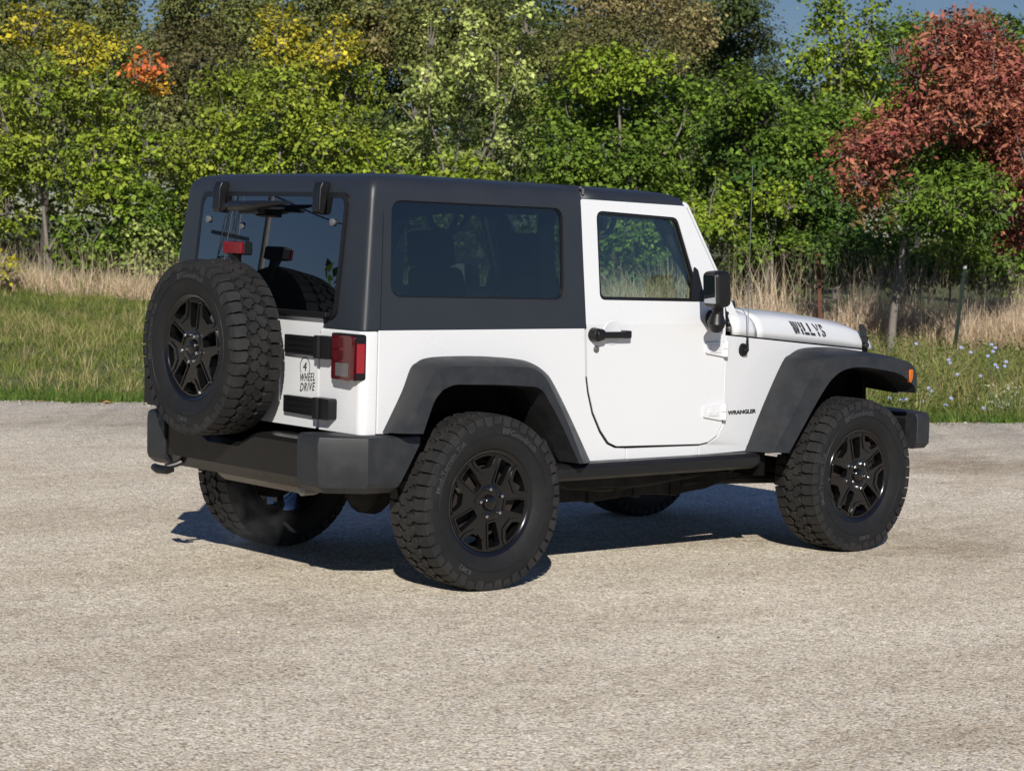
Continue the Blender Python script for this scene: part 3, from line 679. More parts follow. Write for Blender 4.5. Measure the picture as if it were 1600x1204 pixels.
mb.plate([(.55, .42), (1.30, .42), (1.40, .39), (1.05, .365), (.62, .375)], [], lambda u, v, w: (u, -.30 + w, v + .02), .4); mb.box((.9, -.53, .43), (.5, .03, .05)); mb.box((1.45, -.50, .42), (.10, .06, .08)); mb.tube([(.5, -.45, .40), (.9, -.42, .385), (1.3, -.40, .40)], .022, 8)
mb.tube([(.1, 0, .42), (.95, 0, .47)], .035, 12)
mb.tube([(1.2, -.40, .41), (1.48, -.38, .405), (1.62, -.36, .44)], .045, 10)
mb.plate([(.70, .40), (.75, .30), (1.02, .295), (1.26, .312), (1.50, .297), (1.73, .315), (1.93, .365), (2.10, .40)], [], lambda u, v, w: (u, -.44 + w, v), .05)
for x_, z_ in ((.95, .33), (1.25, .34), (1.5, .335)): mb.box((x_, -.475, z_), (.05, .05, .08))
mb.tube([(.72, -.50, .385), (1.0, -.52, .36), (1.35, -.50, .37), (1.7, -.49, .40)], .018, 8); mb.tube([(1.05, -.56, .45), (1.08, -.54, .35)], .022, 8)
mb.tube([(1.55, -.47, .35), (1.8, -.46, .36), (2.2, -.47, .345), (2.40, -.50, .335)], .028, 10)
mb.obj("chassis", M["under"], car, bevel=.006)
for x in (0, 2.424):
    mb = MB(); mb.tube([(x, -.64, .388), (x, .64, .388)], .042, 14)
    y0 = 0 if x == 0 else .22
    mb.tube([(x - .10, y0, .385), (x - .06, y0, .385), (x, y0, .385), (x + .09, y0, .395), (x + .16, y0, .40)], [.09, .14, .15, .10, .05], 18)
    mb.box((x - .08, .45, .35), (.10, .05, .10)); mb.box((x - .08, -.45, .35), (.10, .05, .10))
    if x > 0: mb.tube([(x - .16, -.6, .40), (x - .16, .6, .36)], .018, 10)
    mb.obj("axle", M["under"], car, bevel=.004)
mb = MB(); mb.tube([(-.585, .34, .485), (-.585, .30, .485), (-.585, -.36, .485), (-.585, -.40, .485)], [.06, .088, .088, .06], 20); mu = mb.obj("muffler", M["steel"], car, smooth=60)
mb = MB(); mb.tube([(-.57, -.38, .47), (-.60, -.44, .455), (-.68, -.50, .448), (-.74, -.50, .446)], .028, 14); mb.tube([(-.5, -.3, .47), (-.35, -.45, .50), (.1, -.36, .52), (.4, -.2, .50)], .028, 12); mb.obj("tailpipe", M["steel"], mu, smooth=60)

# --- cabin
def seat(x, y, z, w, h):
    mb = MB(); mb.box((x + .24, y, z + .12), (.50, w, .16)); mb.box((x - .04, y, z + .12 + h / 2), (.13, w * .94, h), Matrix.Rotation(R(-10), 3, 'Y'), taper=(.8, .78))
    so_ = mb.obj("seat", M["seat"], car, bevel=.045, seg=4)
    return so_
for y in (-.36, .36):
    s_ = seat(.72, y, .66, .50, .62)
    mb = MB(); mb.box((.60, y, 1.485), (.09, .27, .17), Matrix.Rotation(R(-8), 3, 'Y')); mb.tube([(.615, y - .06, 1.33), (.61, y - .06, 1.46)], .008, 8); mb.tube([(.615, y + .06, 1.33), (.61, y + .06, 1.46)], .008, 8); mb.obj("headrest", M["seat"], s_, bevel=.03, seg=4)
s_ = seat(.02, 0, .68, .90, .40)
mb = MB()
for s in (-1, 1):
    mb.tube([(-.46, s * .62, 1.05), (-.42, s * .61, 1.45), (-.30, s * .60, 1.66), (0, s * .60, 1.70), (.55, s * .60, 1.71), (1.22, s * .60, 1.69), (1.42, s * .64, 1.42), (1.55, s * .66, 1.2)], .04, 12)
    mb.tube([(.50, s * .66, .85), (.50, s * .64, 1.4), (.52, s * .60, 1.71)], .04, 12)
mb.tube([(.52, -.60, 1.71), (.52, .60, 1.71)], .04, 12); mb.tube([(-.30, -.60, 1.66), (-.30, .60, 1.66)], .035, 12); mb.box((.52, 0, 1.71), (.12, .5, .07)); mb.box((.52, .42, 1.70), (.13, .12, .08)); mb.box((.52, -.42, 1.70), (.13, .12, .08))
mb.obj("roll_bar", M["trim"], car, smooth=50)
for s in (-1, 1):
    mb = MB(); pts = [(.86 + .09 * math.cos(a), s * .60, 1.665 - .10 * math.sin(a)) for a in [math.pi * k / 10 for k in range(11)]]; mb.tube(pts, .013, 8); mb.obj("grab_strap", M["trim"], car)
    mb = MB(); pts = [(-.05 + .11 * math.cos(a), s * .60, 1.66 - .09 * math.sin(a)) for a in [math.pi * k / 10 for k in range(11)]]; mb.tube(pts, .013, 8); mb.obj("grab_strap", M["trim"], car)
mb = MB(); mb.box((1.42, 0, 1.10), (.32, 1.36, .22)); mb.box((1.50, 0, 1.215), (.26, 1.30, .04)); dsh = mb.obj("dashboard", M["trim"], car, bevel=.03, seg=3)
for y in (-.60, -.16, .16, .60):
    mb = MB(); mb.lathe([(.01, .055), (.012, .062), (.004, .066), (-.01, .066)], 24); mb.lathe([(.002, .001), (.002, .052)], 24); vo = mb.obj("air_vent", M["steel"], dsh, loc=(1.255, y, 1.12)); vo.rotation_euler = (0, 0, R(-90))
mb = MB(); rings = []
for k in range(33):
    a = 2 * math.pi * k / 32; c = Vector((0, .19 * math.cos(a), .19 * math.sin(a)))
    rings.append([c + Vector((.015 * math.sin(b), .015 * math.cos(b) * math.cos(a), .015 * math.cos(b) * math.sin(a))) for b in [2 * math.pi * j / 8 for j in range(8)]])
mb.loft(rings, closed=True); mb.box((.03, 0, 0), (.06, .14, .12)); mb.box((.01, 0, 0), (.02, .36, .03)); mb.tube([(.03, 0, 0), (.3, 0, -.1)], .03, 10)
sw = mb.obj("steering_wheel", M["trim"], car, loc=(1.14, .36, 1.20)); sw.rotation_euler = (0, R(22), 0)
mb = MB(); mb.box((1.33, 0, 1.63), (.03, .24, .07)); mb.tube([(1.35, 0, 1.63), (1.39, 0, 1.67)], .01, 8); mb.obj("rear_view_mirror", M["black"], car, bevel=.012, seg=3)

# --- wheels
TR, TW = .392, .125
def make_wheel():
    w = MB()
    lip = [(.090, .214), (.099, .222), (.104, .230), (.106, .2365), (.102, .240), (.094, .236), (.08, .232), (-.10, .230), (-.104, .238), (-.108, .236), (-.10, .212), (.03, .205), (.075, .210)]
    w.lathe(lip, 72, closed=True)
    slots, pockets = [], []
    for k in range(5):
        a = R(90 + 72 * k); ca, sa = math.cos(a), math.sin(a)
        tr = lambda r, t: (r * ca - t * sa, r * sa + t * ca)
        slots.append(rpoly([tr(.088, -.0205), tr(.199, -.033), tr(.199, .033), tr(.088, .0205)], .008, 4))
        a = R(126 + 72 * k); ca, sa = math.cos(a), math.sin(a); tr = lambda r, t, ca=ca, sa=sa: (r * ca - t * sa, r * sa + t * ca)
        arc = [(.2095 * math.cos(a + R(d)), .2095 * math.sin(a + R(d))) for d in (-16, -12, -8, -4, 0, 4, 8, 12, 16)]
        pockets.append(rpoly([tr(.158, .024), tr(.158, -.024)] + [tr(.182, -.048)] + arc + [tr(.182, .048)], [.008, .008, .006] + [.003] * 9 + [.006], 3))
    circ = [(.217 * math.cos(2 * math.pi * k / 72), .217 * math.sin(2 * math.pi * k / 72)) for k in range(72)]
    dish = lambda u, v, ww: (u, -(.093 + ww), v)
    w.plate(circ, slots + pockets, dish, .03)
    wo = w.obj("wheel", M["gloss"], None, bevel=.0035, seg=2, smooth=40)
    # raised frames round the slots
    fr = MB()
    for k in range(5):
        a = R(90 + 72 * k); ca, sa = math.cos(a), math.sin(a); tr = lambda r, t: (r * ca - t * sa, r * sa + t * ca)
        o_ = rpoly([tr(.080, -.0275), tr(.207, -.0415), tr(.207, .0415), tr(.080, .0275)], .011, 4); i_ = rpoly([tr(.089, -.0215), tr(.1985, -.034), tr(.1985, .034), tr(.089, .0215)], .008, 4)
        fr.plate(o_, [i_], lambda u, v, ww: (u, -(.0985 + ww), v), .012)
        a2 = R(126 + 72 * k); c2, s2 = math.cos(a2), math.sin(a2); t2 = lambda r, t: (r * c2 - t * s2, r * s2 + t * c2)
        arc = lambda r, sg: [(r * math.cos(a2 + sg * R(d)), r * math.sin(a2 + sg * R(d))) for d in (-20, -12, -6, 0, 6, 12, 20)]
        o_ = [t2(.138, .030), t2(.138, -.030), t2(.172, -.0665), (.214 * math.cos(a2 - R(22)), .214 * math.sin(a2 - R(22)))]
        pa = lambda r, d: (r * math.cos(a2 + R(d)), r * math.sin(a2 + R(d)))
        band = [t2(.138, .028), t2(.138, -.028), t2(.172, -.062), pa(.213, -20), pa(.2105, -16.5), t2(.182, -.049), t2(.158, -.0245), t2(.158, .0245), t2(.182, .049), pa(.2105, 16.5), pa(.213, 20), t2(.172, .062)]
        fr.plate(band, [], lambda u, v, ww: (u, -(.0985 + ww), v), .012)
    fr.obj("spoke_frame", M["gloss"], wo, bevel=.0025)
    cp = MB(); cp.lathe([(.113, .001), (.113, .016), (.110, .026), (.104, .032), (.098, .035), (.08, .036)], 32); cp.lathe([(.0935, .036), (.0955, .044), (.0965, .074), (.0945, .080), (.090, .081)], 40)
    cc = cp.obj("centre_cap", M["gloss"], wo)
    for k in range(5):
        a = R(90 + 36 + 72 * k); x, z = .0635 * math.cos(a), .0635 * math.sin(a)
        nb = MB(); ring = lambda r, y, x=x, z=z: [(x + r * math.cos(R(60 * j)), -y, z + r * math.sin(R(60 * j))) for j in range(6)]
        nb.loft([ring(.0105, .09), ring(.0105, .110), ring(.008, .117), ring(.002, .119)], closed=True, cap=True); nb.obj("lug_nut", M["chrome"], wo, bevel=.001)
    bd = MB(); bd.lathe([(.035, .03), (.035, .160), (.01, .160), (.01, .03)], 40); bd.box((.11, -.03, .07), (.09, .06, .15)); bd.obj("brake_disc", M["rust"], wo, smooth=40)
    # tyre carcass
    half = [(.098, .2365), (.106, .240), (.116, .258), (.126, .29), (.1275, .318), (.1255, .342), (.120, .360), (.110, .3735), (.07, .379), (0, .380)]
    t = MB(); t.lathe([(-w_, r) for w_, r in half] + [(w_, r) for w_, r in half[-2::-1]], 96)
    t.lathe([(.1255, .300), (.1295, .302), (.1295, .304), (.127, .306)], 96)
    # tread blocks, moulded on
    t.cur = 1
    N = 44; pitch = 2 * math.pi / N; rg = random.Random(5)
    def block(poly, th0, rtop, sgn, rbase=.376, shrink=.955):
        cx = sum(p[0] for p in poly) / len(poly); cy = sum(p[1] for p in poly) / len(poly)
        lo, hi = [], []
        for (a, y) in poly:
            rt = rtop - .010 * max(0, (abs(y) - .085) / .04) ** 2
            a = a * .87; th = th0 + a / .385; lo.append((rbase * math.cos(th), sgn * y, rbase * math.sin(th)))
            a2, y2 = cx * .87 + (a - cx * .87) * shrink, cy + (y - cy) * shrink; th = th0 + a2 / .385
            hi.append((rt * math.cos(th), sgn * y2, rt * math.sin(th)))
        n = len(poly); t.add(lo + hi, [tuple(range(n, 2 * n))] + [(i, (i + 1) % n, n + (i + 1) % n, n + i) for i in range(n)])
    sh_a = [(-.026, .060), (-.012, .057), (-.006, .050), (.016, .050), (.026, .058), (.030, .080), (.028, .102), (.030, .125), (-.028, .125), (-.030, .104), (-.025, .082)]
    sh_b = [(-.026, .066), (-.010, .064), (-.002, .057), (.018, .058), (.026, .066), (.030, .086), (.027, .104), (.027, .125), (-.027, .125), (-.030, .108), (-.025, .088)]
    ce_a = [(-.034, .012), (-.018, .006), (-.014, -.004), (.010, -.006), (.024, .010), (.028, .024), (.012, .030), (.012, .044), (-.008, .048), (-.020, .040), (-.032, .034)]
    ce_b = [(-.034, .020), (-.022, .010), (-.012, .010), (-.004, -.004), (.016, -.006), (.026, .006), (.026, .030), (.010, .038), (.006, .050), (-.014, .052), (-.022, .040), (-.034, .038)]
    for k in range(N):
        for sgn, off in ((-1, 0), (1, .5)):
            th = (k + off) * pitch
            block(sh_a if k % 2 else sh_b, th, TR, sgn)
            block(ce_a if k % 2 else ce_b, th + pitch * .35, TR + .0005, sgn)
            # side lug down the shoulder
            depth = .042 if k % 2 else .032
            lo, hi = [], []
            for a, r in ((-.0245, .384), (.0245, .384), (.0225, .384 - depth), (-.0225, .384 - depth)):
                tt = th + a / .385; yy = np.interp(r, [.344, .362, .3725, .385], [.1245, .117, .108, .105])
                lo.append((r * math.cos(tt), sgn * (yy - .008), r * math.sin(tt)))
                q = .86 if r < .38 else .95; tt2 = th + a * q / .385; hi.append((r * math.cos(tt2), sgn * (max(yy, .117) + (.0065 if r > .38 else .0035)), r * math.sin(tt2)))
            t.add(lo + hi, [(4, 5, 6, 7), (0, 1, 5, 4), (1, 2, 6, 5), (2, 3, 7, 6), (3, 0, 4, 7)])
    ty = t.obj("tyre", [M["tyre"], M["tread"]], wo, smooth=28)
    for body, mid, size, xs in (("BFGoodrich", 90, .036, 1.2), ("Mud-Terrain T/A", 172, .032, 1.15), ("KM2", 268, .030, 1.3)):
        vs, fs = text_mesh(body, size, extrude=.0004, offset=.0005, xs=xs, space=1.05)
        out = []
        for x, y, z in vs:
            r = .322 + y - .012; a = R(mid) - x / .322; out.append((r * math.cos(a), -(np.interp(r, [.29, .318, .344, .362], [.1262, .1278, .1250, .118]) + .0006 + z), r * math.sin(a)))
        L = MB(); L.add(out, fs); L.obj("sidewall_lettering", M["letter"], ty)
    return wo
w0 = make_wheel(); w0.parent = car
spots = [((0, -.786, .388), 0, 26.7), ((2.424, -.786, .388), 1.5, -8), ((0, .786, .388), 180, 40), ((2.424, .786, .388), 181.5, 10)]
for i, (loc, rz, spin) in enumerate(spots):
    w = w0 if i == 0 else copytree(w0, car)
    w.location = loc; w.rotation_euler = (0, R(spin), R(rz))
sp = copytree(w0, car); sp.name = "spare_wheel"; sp.location = (-.853, .065, 1.031); sp.rotation_euler = (0, R(3), R(-90))
for ch in list(sp.children):
    if ch.name.startswith("brake_disc"): bpy.data.objects.remove(ch)

# ------------------------------------------------------------------ vegetation
def leafmat(name, rough=.5, trans=.25, spec=.35):
    m = bpy.data.materials.new(name); m.use_nodes = True; n = m.node_tree.nodes; l = m.node_tree.links; b = n["Principled BSDF"]
    a = n.new("ShaderNodeAttribute"); a.attribute_name = "tint"
    l.new(a.outputs["Color"], b.inputs["Base Color"]); b.inputs["Roughness"].default_value = rough; b.inputs["Specular IOR Level"].default_value = spec
    if trans:
        t = n.new("ShaderNodeBsdfTranslucent"); l.new(a.outputs["Color"], t.inputs[0])
        mx = n.new("ShaderNodeMixShader"); mx.inputs[0].default_value = trans
        o = [x for x in n if x.type == 'OUTPUT_MATERIAL'][0]
        l.new(b.outputs[0], mx.inputs[1]); l.new(t.outputs[0], mx.inputs[2]); l.new(mx.outputs[0], o.inputs[0])
    return m
LEAF = leafmat("leaf", .6, .14, .18); GRASS = leafmat("grass_blade", .7, .2, .12); STRAW = leafmat("dry_stem", .8, .15, .1)
BARK = mat("bark_grey", (.17, .15, .125), .9, var=.4, vscale=14); BARKD = mat("bark_dark", (.05, .043, .036), .9, var=.4, vscale=14)

def np_mesh(name, V, F, tint, material, parent=None):
    """V (n,3); F list of (k,m) index arrays with m = 3 or 4; tint (n,3)"""
    me = bpy.data.meshes.new(name); me.vertices.add(len(V)); me.vertices.foreach_set("co", V.astype(np.float32).ravel())
    loops = np.concatenate([f.ravel() for f in F]); cnt = np.concatenate([np.full(len(f), f.shape[1]) for f in F])
    me.loops.add(len(loops)); me.loops.foreach_set("vertex_index", loops.astype(np.int32))
    me.polygons.add(len(cnt)); st = np.concatenate([[0], np.cumsum(cnt)[:-1]])
    me.polygons.foreach_set("loop_start", st.astype(np.int32))
    try: me.polygons.foreach_set("loop_total", cnt.astype(np.int32))
    except Exception: pass
    me.update(calc_edges=True); me.validate()
    ca = me.color_attributes.new("tint", 'FLOAT_COLOR', 'POINT')
    ca.data.foreach_set("color", np.concatenate([tint, np.ones((len(V), 1))], 1).astype(np.float32).ravel())
    me.materials.append(material)
    o = bpy.data.objects.new(name, me); COL.objects.link(o)
    if parent: o.parent = parent
    return o
def unit(a): return a / np.maximum(1e-9, np.linalg.norm(a, axis=1, keepdims=True))
def leaf_geo(c, tint, size, rng, up=.5, facing=None, long_=1.0):
    n = len(c)
    nrm = rng.normal(size=(n, 3)); nrm[:, 2] = np.abs(nrm[:, 2]) * .6 + up * 1.5
    if facing is not None: nrm += facing * .7
    nrm = unit(nrm); d = rng.normal(size=(n, 3)); d[:, 2] -= .7; d = unit(d - nrm * (d * nrm).sum(1, keepdims=True)); sd = np.cross(nrm, d)
    L = (size * .93 * np.clip(np.exp(rng.normal(-.04, .34, n)), .4, 1.8))[:, None]; wd = L * rng.uniform(.30, .46, n)[:, None] / long_; fold = L * rng.uniform(-.10, .16, n)[:, None]
    wd = L * rng.uniform(.26, .44, n)[:, None] / long_
    a = c; b = c + d * L * .42 + sd * wd + nrm * fold; t = c + d * L; e = c + d * L * .42 - sd * wd + nrm * fold
    V = np.stack([a, b, t, e], 1).reshape(-1, 3); i = np.arange(n)[:, None] * 4
    F = [np.concatenate([i + [0, 1, 2], i + [0, 2, 3]])]
    return V, F, np.repeat(tint, 4, axis=0)
def clump_noise(p, s, ph):
    return np.sin(p[:, 0] * s + ph) * np.sin(p[:, 1] * s * 1.1 + ph * 2) * np.sin(p[:, 2] * s * .9 + ph * 3) + .5 * np.sin(p[:, 0] * s * 2.3 + ph) * np.sin(p[:, 2] * s * 2.1 + ph * 1.7)
def hz(px): return 337.7 + .0269 * px
def w3(px, py, d):
    x, y = at(px, d); return np.array([x, y, CAM.z + (hz(px) - py) * d / 3475.3])
def tree(name, label, d, base, limbs, lobes, size=.075, dens=1200, group="trees along the far side of the verge", bark=None, tr=.06, seed=1, deep=.8, cl=.26, long_=1.0, cat="tree", up=.5, gap=.35):
    """limbs: list of bearing polylines; lobes: (px, py, rx, ry, tint, tint2)"""
    rng = np.random.default_rng(seed); k = d / 3475.3
    b = w3(base[0], base[1], d); b[2] = min(gz(b[0], b[1]), b[2]) if abs(b[2]) > 0 else 0
    b[2] = gz(b[0], b[1]) - .05
    root = empty(name, tuple(b), label, cat, group)
    mbt = MB(); B = np.array(b)
    for li, lb in enumerate(limbs):
        pts = []
        for j, q in enumerate(lb):
            p = w3(q[0], q[1], d); off = (rng.uniform(-.3, .3) if 0 < j else 0) * (0 if li == 0 and j < 2 else 1)
            p[0] += FH.x * off; p[1] += FH.y * off
            if li == 0 and j == 0: p = B.copy()
            pts.append(Vector(p - B))
        sp_ = spline(pts, 4); r0 = tr * (1 if li == 0 else .55); m = len(sp_)
        for q in sp_[1:-1]: q += Vector(rng.normal(0, .012, 3))
        mbt.tube(sp_, [r0 * (1 - .88 * (j / (m - 1)) ** .7) for j in range(m)], 8)
    cs, ts, face = [], [], []
    for lb in lobes:
        px, py, rx, ry, c1, c2 = lb[:6]; dd = d + rng.uniform(-.9, .7) * (1 if d < 45 else 2) - (lb[6] if len(lb) > 6 else 0); c = w3(px, py, dd)
        rxm, rym, rdm = rx * k, ry * k, min(max(.45, (rx + ry) * .5 * k * deep), 1.6)
        nl = int(max(math.pi * rxm * rym, .1) * dens * 1.95); nc = max(5, nl // 22)
        q = unit(rng.normal(size=(nc, 3))) * (rng.uniform(.05, 1, (nc, 1)) ** .38)
        cc = c + q[:, :1] * rxm * np.array([RH.x, RH.y, 0]) + q[:, 1:2] * rdm * np.array([FH.x, FH.y, 0]) + q[:, 2:] * np.array([0, 0, rym])
        keep = clump_noise(cc, 3.4, seed * 1.3) > -gap * .8; cc = cc[keep]; q = q[keep]
        cc = cc[cc[:, 2] > .1]; nc = len(cc)
        if nc == 0: continue
        kk = rng.integers(12, 34, nc); idx = np.repeat(np.arange(nc), kk); nn = len(idx)
        p = cc[idx] + rng.normal(size=(nn, 3)) * np.array([cl, cl, cl * .52]) * .44
        mixv = np.clip(rng.normal(.5, .28, nc)[idx] + rng.normal(0, .18, nn), 0, 1)[:, None]
        tn = 1.12 * (np.array(c1) * (1 - mixv) + np.array(c2) * mixv) * rng.uniform(.72, 1.25, (nn, 1)) * rng.uniform(.8, 1.2, nc)[idx][:, None]
        cs.append(p); ts.append(tn); face.append(unit(p - c))
        # a few twigs reach into the clusters
        for j in range(0, nc, max(1, nc // 14)):
            o_ = c + (cc[j] - c) * .1 - np.array([0, 0, rym * .5]); mid = (o_ + cc[j]) / 2 + rng.normal(0, .05, 3)
            mbt.tube([Vector(o_ - B), Vector(mid - B), Vector(cc[j] - B)], [.014, .010, .004], 4, cap=False)
    C_ = np.concatenate(cs) - B; V, F, T_ = leaf_geo(C_, np.concatenate(ts), size, rng, up=up, facing=np.concatenate(face), long_=long_)
    np_mesh("crown", V, F, T_, LEAF, root)
    mbt.obj("trunk", bark or BARK, root, smooth=60)
    return root

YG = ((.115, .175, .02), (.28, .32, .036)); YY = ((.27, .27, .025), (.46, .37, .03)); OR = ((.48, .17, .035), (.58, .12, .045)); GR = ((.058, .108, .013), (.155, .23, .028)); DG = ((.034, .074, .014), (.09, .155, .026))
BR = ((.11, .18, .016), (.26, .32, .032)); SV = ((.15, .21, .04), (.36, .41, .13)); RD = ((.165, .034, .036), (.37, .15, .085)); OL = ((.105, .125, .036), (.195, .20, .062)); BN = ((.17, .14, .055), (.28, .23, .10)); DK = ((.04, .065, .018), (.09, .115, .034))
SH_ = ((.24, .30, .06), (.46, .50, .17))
def L(px, py, rx, ry, t, near=0): return (px, py, rx, ry, t[0], t[1], near)
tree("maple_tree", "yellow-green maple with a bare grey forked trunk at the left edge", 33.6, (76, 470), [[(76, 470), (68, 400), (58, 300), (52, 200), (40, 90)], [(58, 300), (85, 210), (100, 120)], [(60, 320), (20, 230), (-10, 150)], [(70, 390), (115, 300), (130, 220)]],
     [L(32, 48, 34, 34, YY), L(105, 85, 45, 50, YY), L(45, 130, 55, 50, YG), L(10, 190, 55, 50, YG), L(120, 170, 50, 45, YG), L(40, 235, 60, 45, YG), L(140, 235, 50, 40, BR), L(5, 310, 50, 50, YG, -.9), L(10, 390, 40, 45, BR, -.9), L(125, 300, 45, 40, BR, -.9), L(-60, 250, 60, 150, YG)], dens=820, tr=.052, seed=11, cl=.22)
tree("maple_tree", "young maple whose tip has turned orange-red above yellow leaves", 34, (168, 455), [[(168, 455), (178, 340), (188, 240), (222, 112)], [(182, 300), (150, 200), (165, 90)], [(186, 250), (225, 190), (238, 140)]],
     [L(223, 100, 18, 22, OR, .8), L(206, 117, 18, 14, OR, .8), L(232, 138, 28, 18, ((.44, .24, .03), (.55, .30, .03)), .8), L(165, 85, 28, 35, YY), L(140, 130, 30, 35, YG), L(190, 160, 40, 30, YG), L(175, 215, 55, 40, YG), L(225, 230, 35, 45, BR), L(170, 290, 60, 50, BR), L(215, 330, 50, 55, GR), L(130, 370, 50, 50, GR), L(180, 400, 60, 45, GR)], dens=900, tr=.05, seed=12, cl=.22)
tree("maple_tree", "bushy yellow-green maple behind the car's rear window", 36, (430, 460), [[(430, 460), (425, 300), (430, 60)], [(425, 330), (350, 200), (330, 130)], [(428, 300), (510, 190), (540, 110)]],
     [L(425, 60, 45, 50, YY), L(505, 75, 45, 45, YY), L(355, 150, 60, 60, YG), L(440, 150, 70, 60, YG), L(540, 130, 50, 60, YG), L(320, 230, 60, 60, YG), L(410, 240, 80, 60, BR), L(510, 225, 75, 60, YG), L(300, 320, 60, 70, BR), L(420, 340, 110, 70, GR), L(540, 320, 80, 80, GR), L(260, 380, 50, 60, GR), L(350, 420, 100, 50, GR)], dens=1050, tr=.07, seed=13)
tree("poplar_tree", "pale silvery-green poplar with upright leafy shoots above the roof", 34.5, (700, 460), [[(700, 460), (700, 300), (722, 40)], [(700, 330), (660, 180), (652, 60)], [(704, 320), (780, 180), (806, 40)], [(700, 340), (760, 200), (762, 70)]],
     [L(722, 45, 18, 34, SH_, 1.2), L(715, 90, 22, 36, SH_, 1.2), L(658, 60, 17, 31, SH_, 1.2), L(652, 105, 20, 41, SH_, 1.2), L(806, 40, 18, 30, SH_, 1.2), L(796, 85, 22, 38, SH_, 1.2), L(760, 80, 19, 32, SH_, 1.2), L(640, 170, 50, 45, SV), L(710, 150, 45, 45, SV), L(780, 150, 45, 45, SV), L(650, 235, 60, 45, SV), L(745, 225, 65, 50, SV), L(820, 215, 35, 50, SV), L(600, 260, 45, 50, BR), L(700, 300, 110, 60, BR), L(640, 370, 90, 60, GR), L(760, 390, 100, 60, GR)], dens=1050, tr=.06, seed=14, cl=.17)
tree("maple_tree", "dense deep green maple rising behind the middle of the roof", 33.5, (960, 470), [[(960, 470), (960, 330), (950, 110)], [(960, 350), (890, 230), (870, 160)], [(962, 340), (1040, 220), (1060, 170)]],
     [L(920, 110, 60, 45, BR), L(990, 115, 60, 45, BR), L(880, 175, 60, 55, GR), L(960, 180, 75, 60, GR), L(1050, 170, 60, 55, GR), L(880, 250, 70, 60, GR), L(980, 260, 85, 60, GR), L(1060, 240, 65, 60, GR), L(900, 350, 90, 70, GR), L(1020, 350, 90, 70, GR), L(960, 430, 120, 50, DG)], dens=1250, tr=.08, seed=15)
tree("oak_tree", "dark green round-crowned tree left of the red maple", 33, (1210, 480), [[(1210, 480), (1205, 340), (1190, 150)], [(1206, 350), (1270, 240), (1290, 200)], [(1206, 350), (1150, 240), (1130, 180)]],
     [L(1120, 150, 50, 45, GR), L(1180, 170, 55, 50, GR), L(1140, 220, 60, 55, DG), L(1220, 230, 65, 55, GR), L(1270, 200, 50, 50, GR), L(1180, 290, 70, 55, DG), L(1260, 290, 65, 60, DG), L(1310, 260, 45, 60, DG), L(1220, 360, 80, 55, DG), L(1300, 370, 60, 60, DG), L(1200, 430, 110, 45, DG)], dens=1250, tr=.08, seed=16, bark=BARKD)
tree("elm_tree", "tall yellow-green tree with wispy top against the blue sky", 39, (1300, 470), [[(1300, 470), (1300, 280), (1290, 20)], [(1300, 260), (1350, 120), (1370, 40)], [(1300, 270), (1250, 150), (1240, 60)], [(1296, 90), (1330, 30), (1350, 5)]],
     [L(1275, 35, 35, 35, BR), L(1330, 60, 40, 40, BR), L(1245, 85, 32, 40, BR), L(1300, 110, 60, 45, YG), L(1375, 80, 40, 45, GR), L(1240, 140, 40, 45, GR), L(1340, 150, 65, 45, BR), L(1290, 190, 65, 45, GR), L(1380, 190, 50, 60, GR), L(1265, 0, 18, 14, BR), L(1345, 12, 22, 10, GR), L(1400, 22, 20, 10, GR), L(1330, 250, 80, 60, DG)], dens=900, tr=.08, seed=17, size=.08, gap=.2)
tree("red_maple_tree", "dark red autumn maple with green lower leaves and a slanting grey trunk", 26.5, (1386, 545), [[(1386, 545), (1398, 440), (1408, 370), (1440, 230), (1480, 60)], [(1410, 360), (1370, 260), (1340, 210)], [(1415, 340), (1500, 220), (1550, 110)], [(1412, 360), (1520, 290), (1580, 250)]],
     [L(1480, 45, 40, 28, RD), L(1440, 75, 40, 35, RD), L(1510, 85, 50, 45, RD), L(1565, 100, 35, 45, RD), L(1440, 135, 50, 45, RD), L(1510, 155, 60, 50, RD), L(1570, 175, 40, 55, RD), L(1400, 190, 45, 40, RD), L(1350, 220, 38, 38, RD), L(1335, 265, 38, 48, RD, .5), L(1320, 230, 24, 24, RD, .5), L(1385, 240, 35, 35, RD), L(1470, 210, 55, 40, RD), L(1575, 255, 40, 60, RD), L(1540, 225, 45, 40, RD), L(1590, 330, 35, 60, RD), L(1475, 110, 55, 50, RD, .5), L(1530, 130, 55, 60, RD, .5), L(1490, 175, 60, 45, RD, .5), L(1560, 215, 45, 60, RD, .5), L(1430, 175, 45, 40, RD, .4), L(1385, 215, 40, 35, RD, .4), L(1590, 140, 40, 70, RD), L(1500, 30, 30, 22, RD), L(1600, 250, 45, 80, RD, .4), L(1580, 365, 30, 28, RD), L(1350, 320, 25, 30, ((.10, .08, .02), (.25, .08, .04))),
      L(1440, 250, 45, 40, DG, .75), L(1490, 260, 45, 40, GR, .75), L(1410, 300, 45, 40, GR, .75), L(1470, 310, 60, 45, GR, .75), L(1530, 300, 40, 42, GR, .75), L(1440, 345, 50, 28, DG, .75), L(1515, 345, 40, 30, DG, .75)], dens=1350, tr=.06, seed=18, size=.078, long_=1.5, gap=.6)
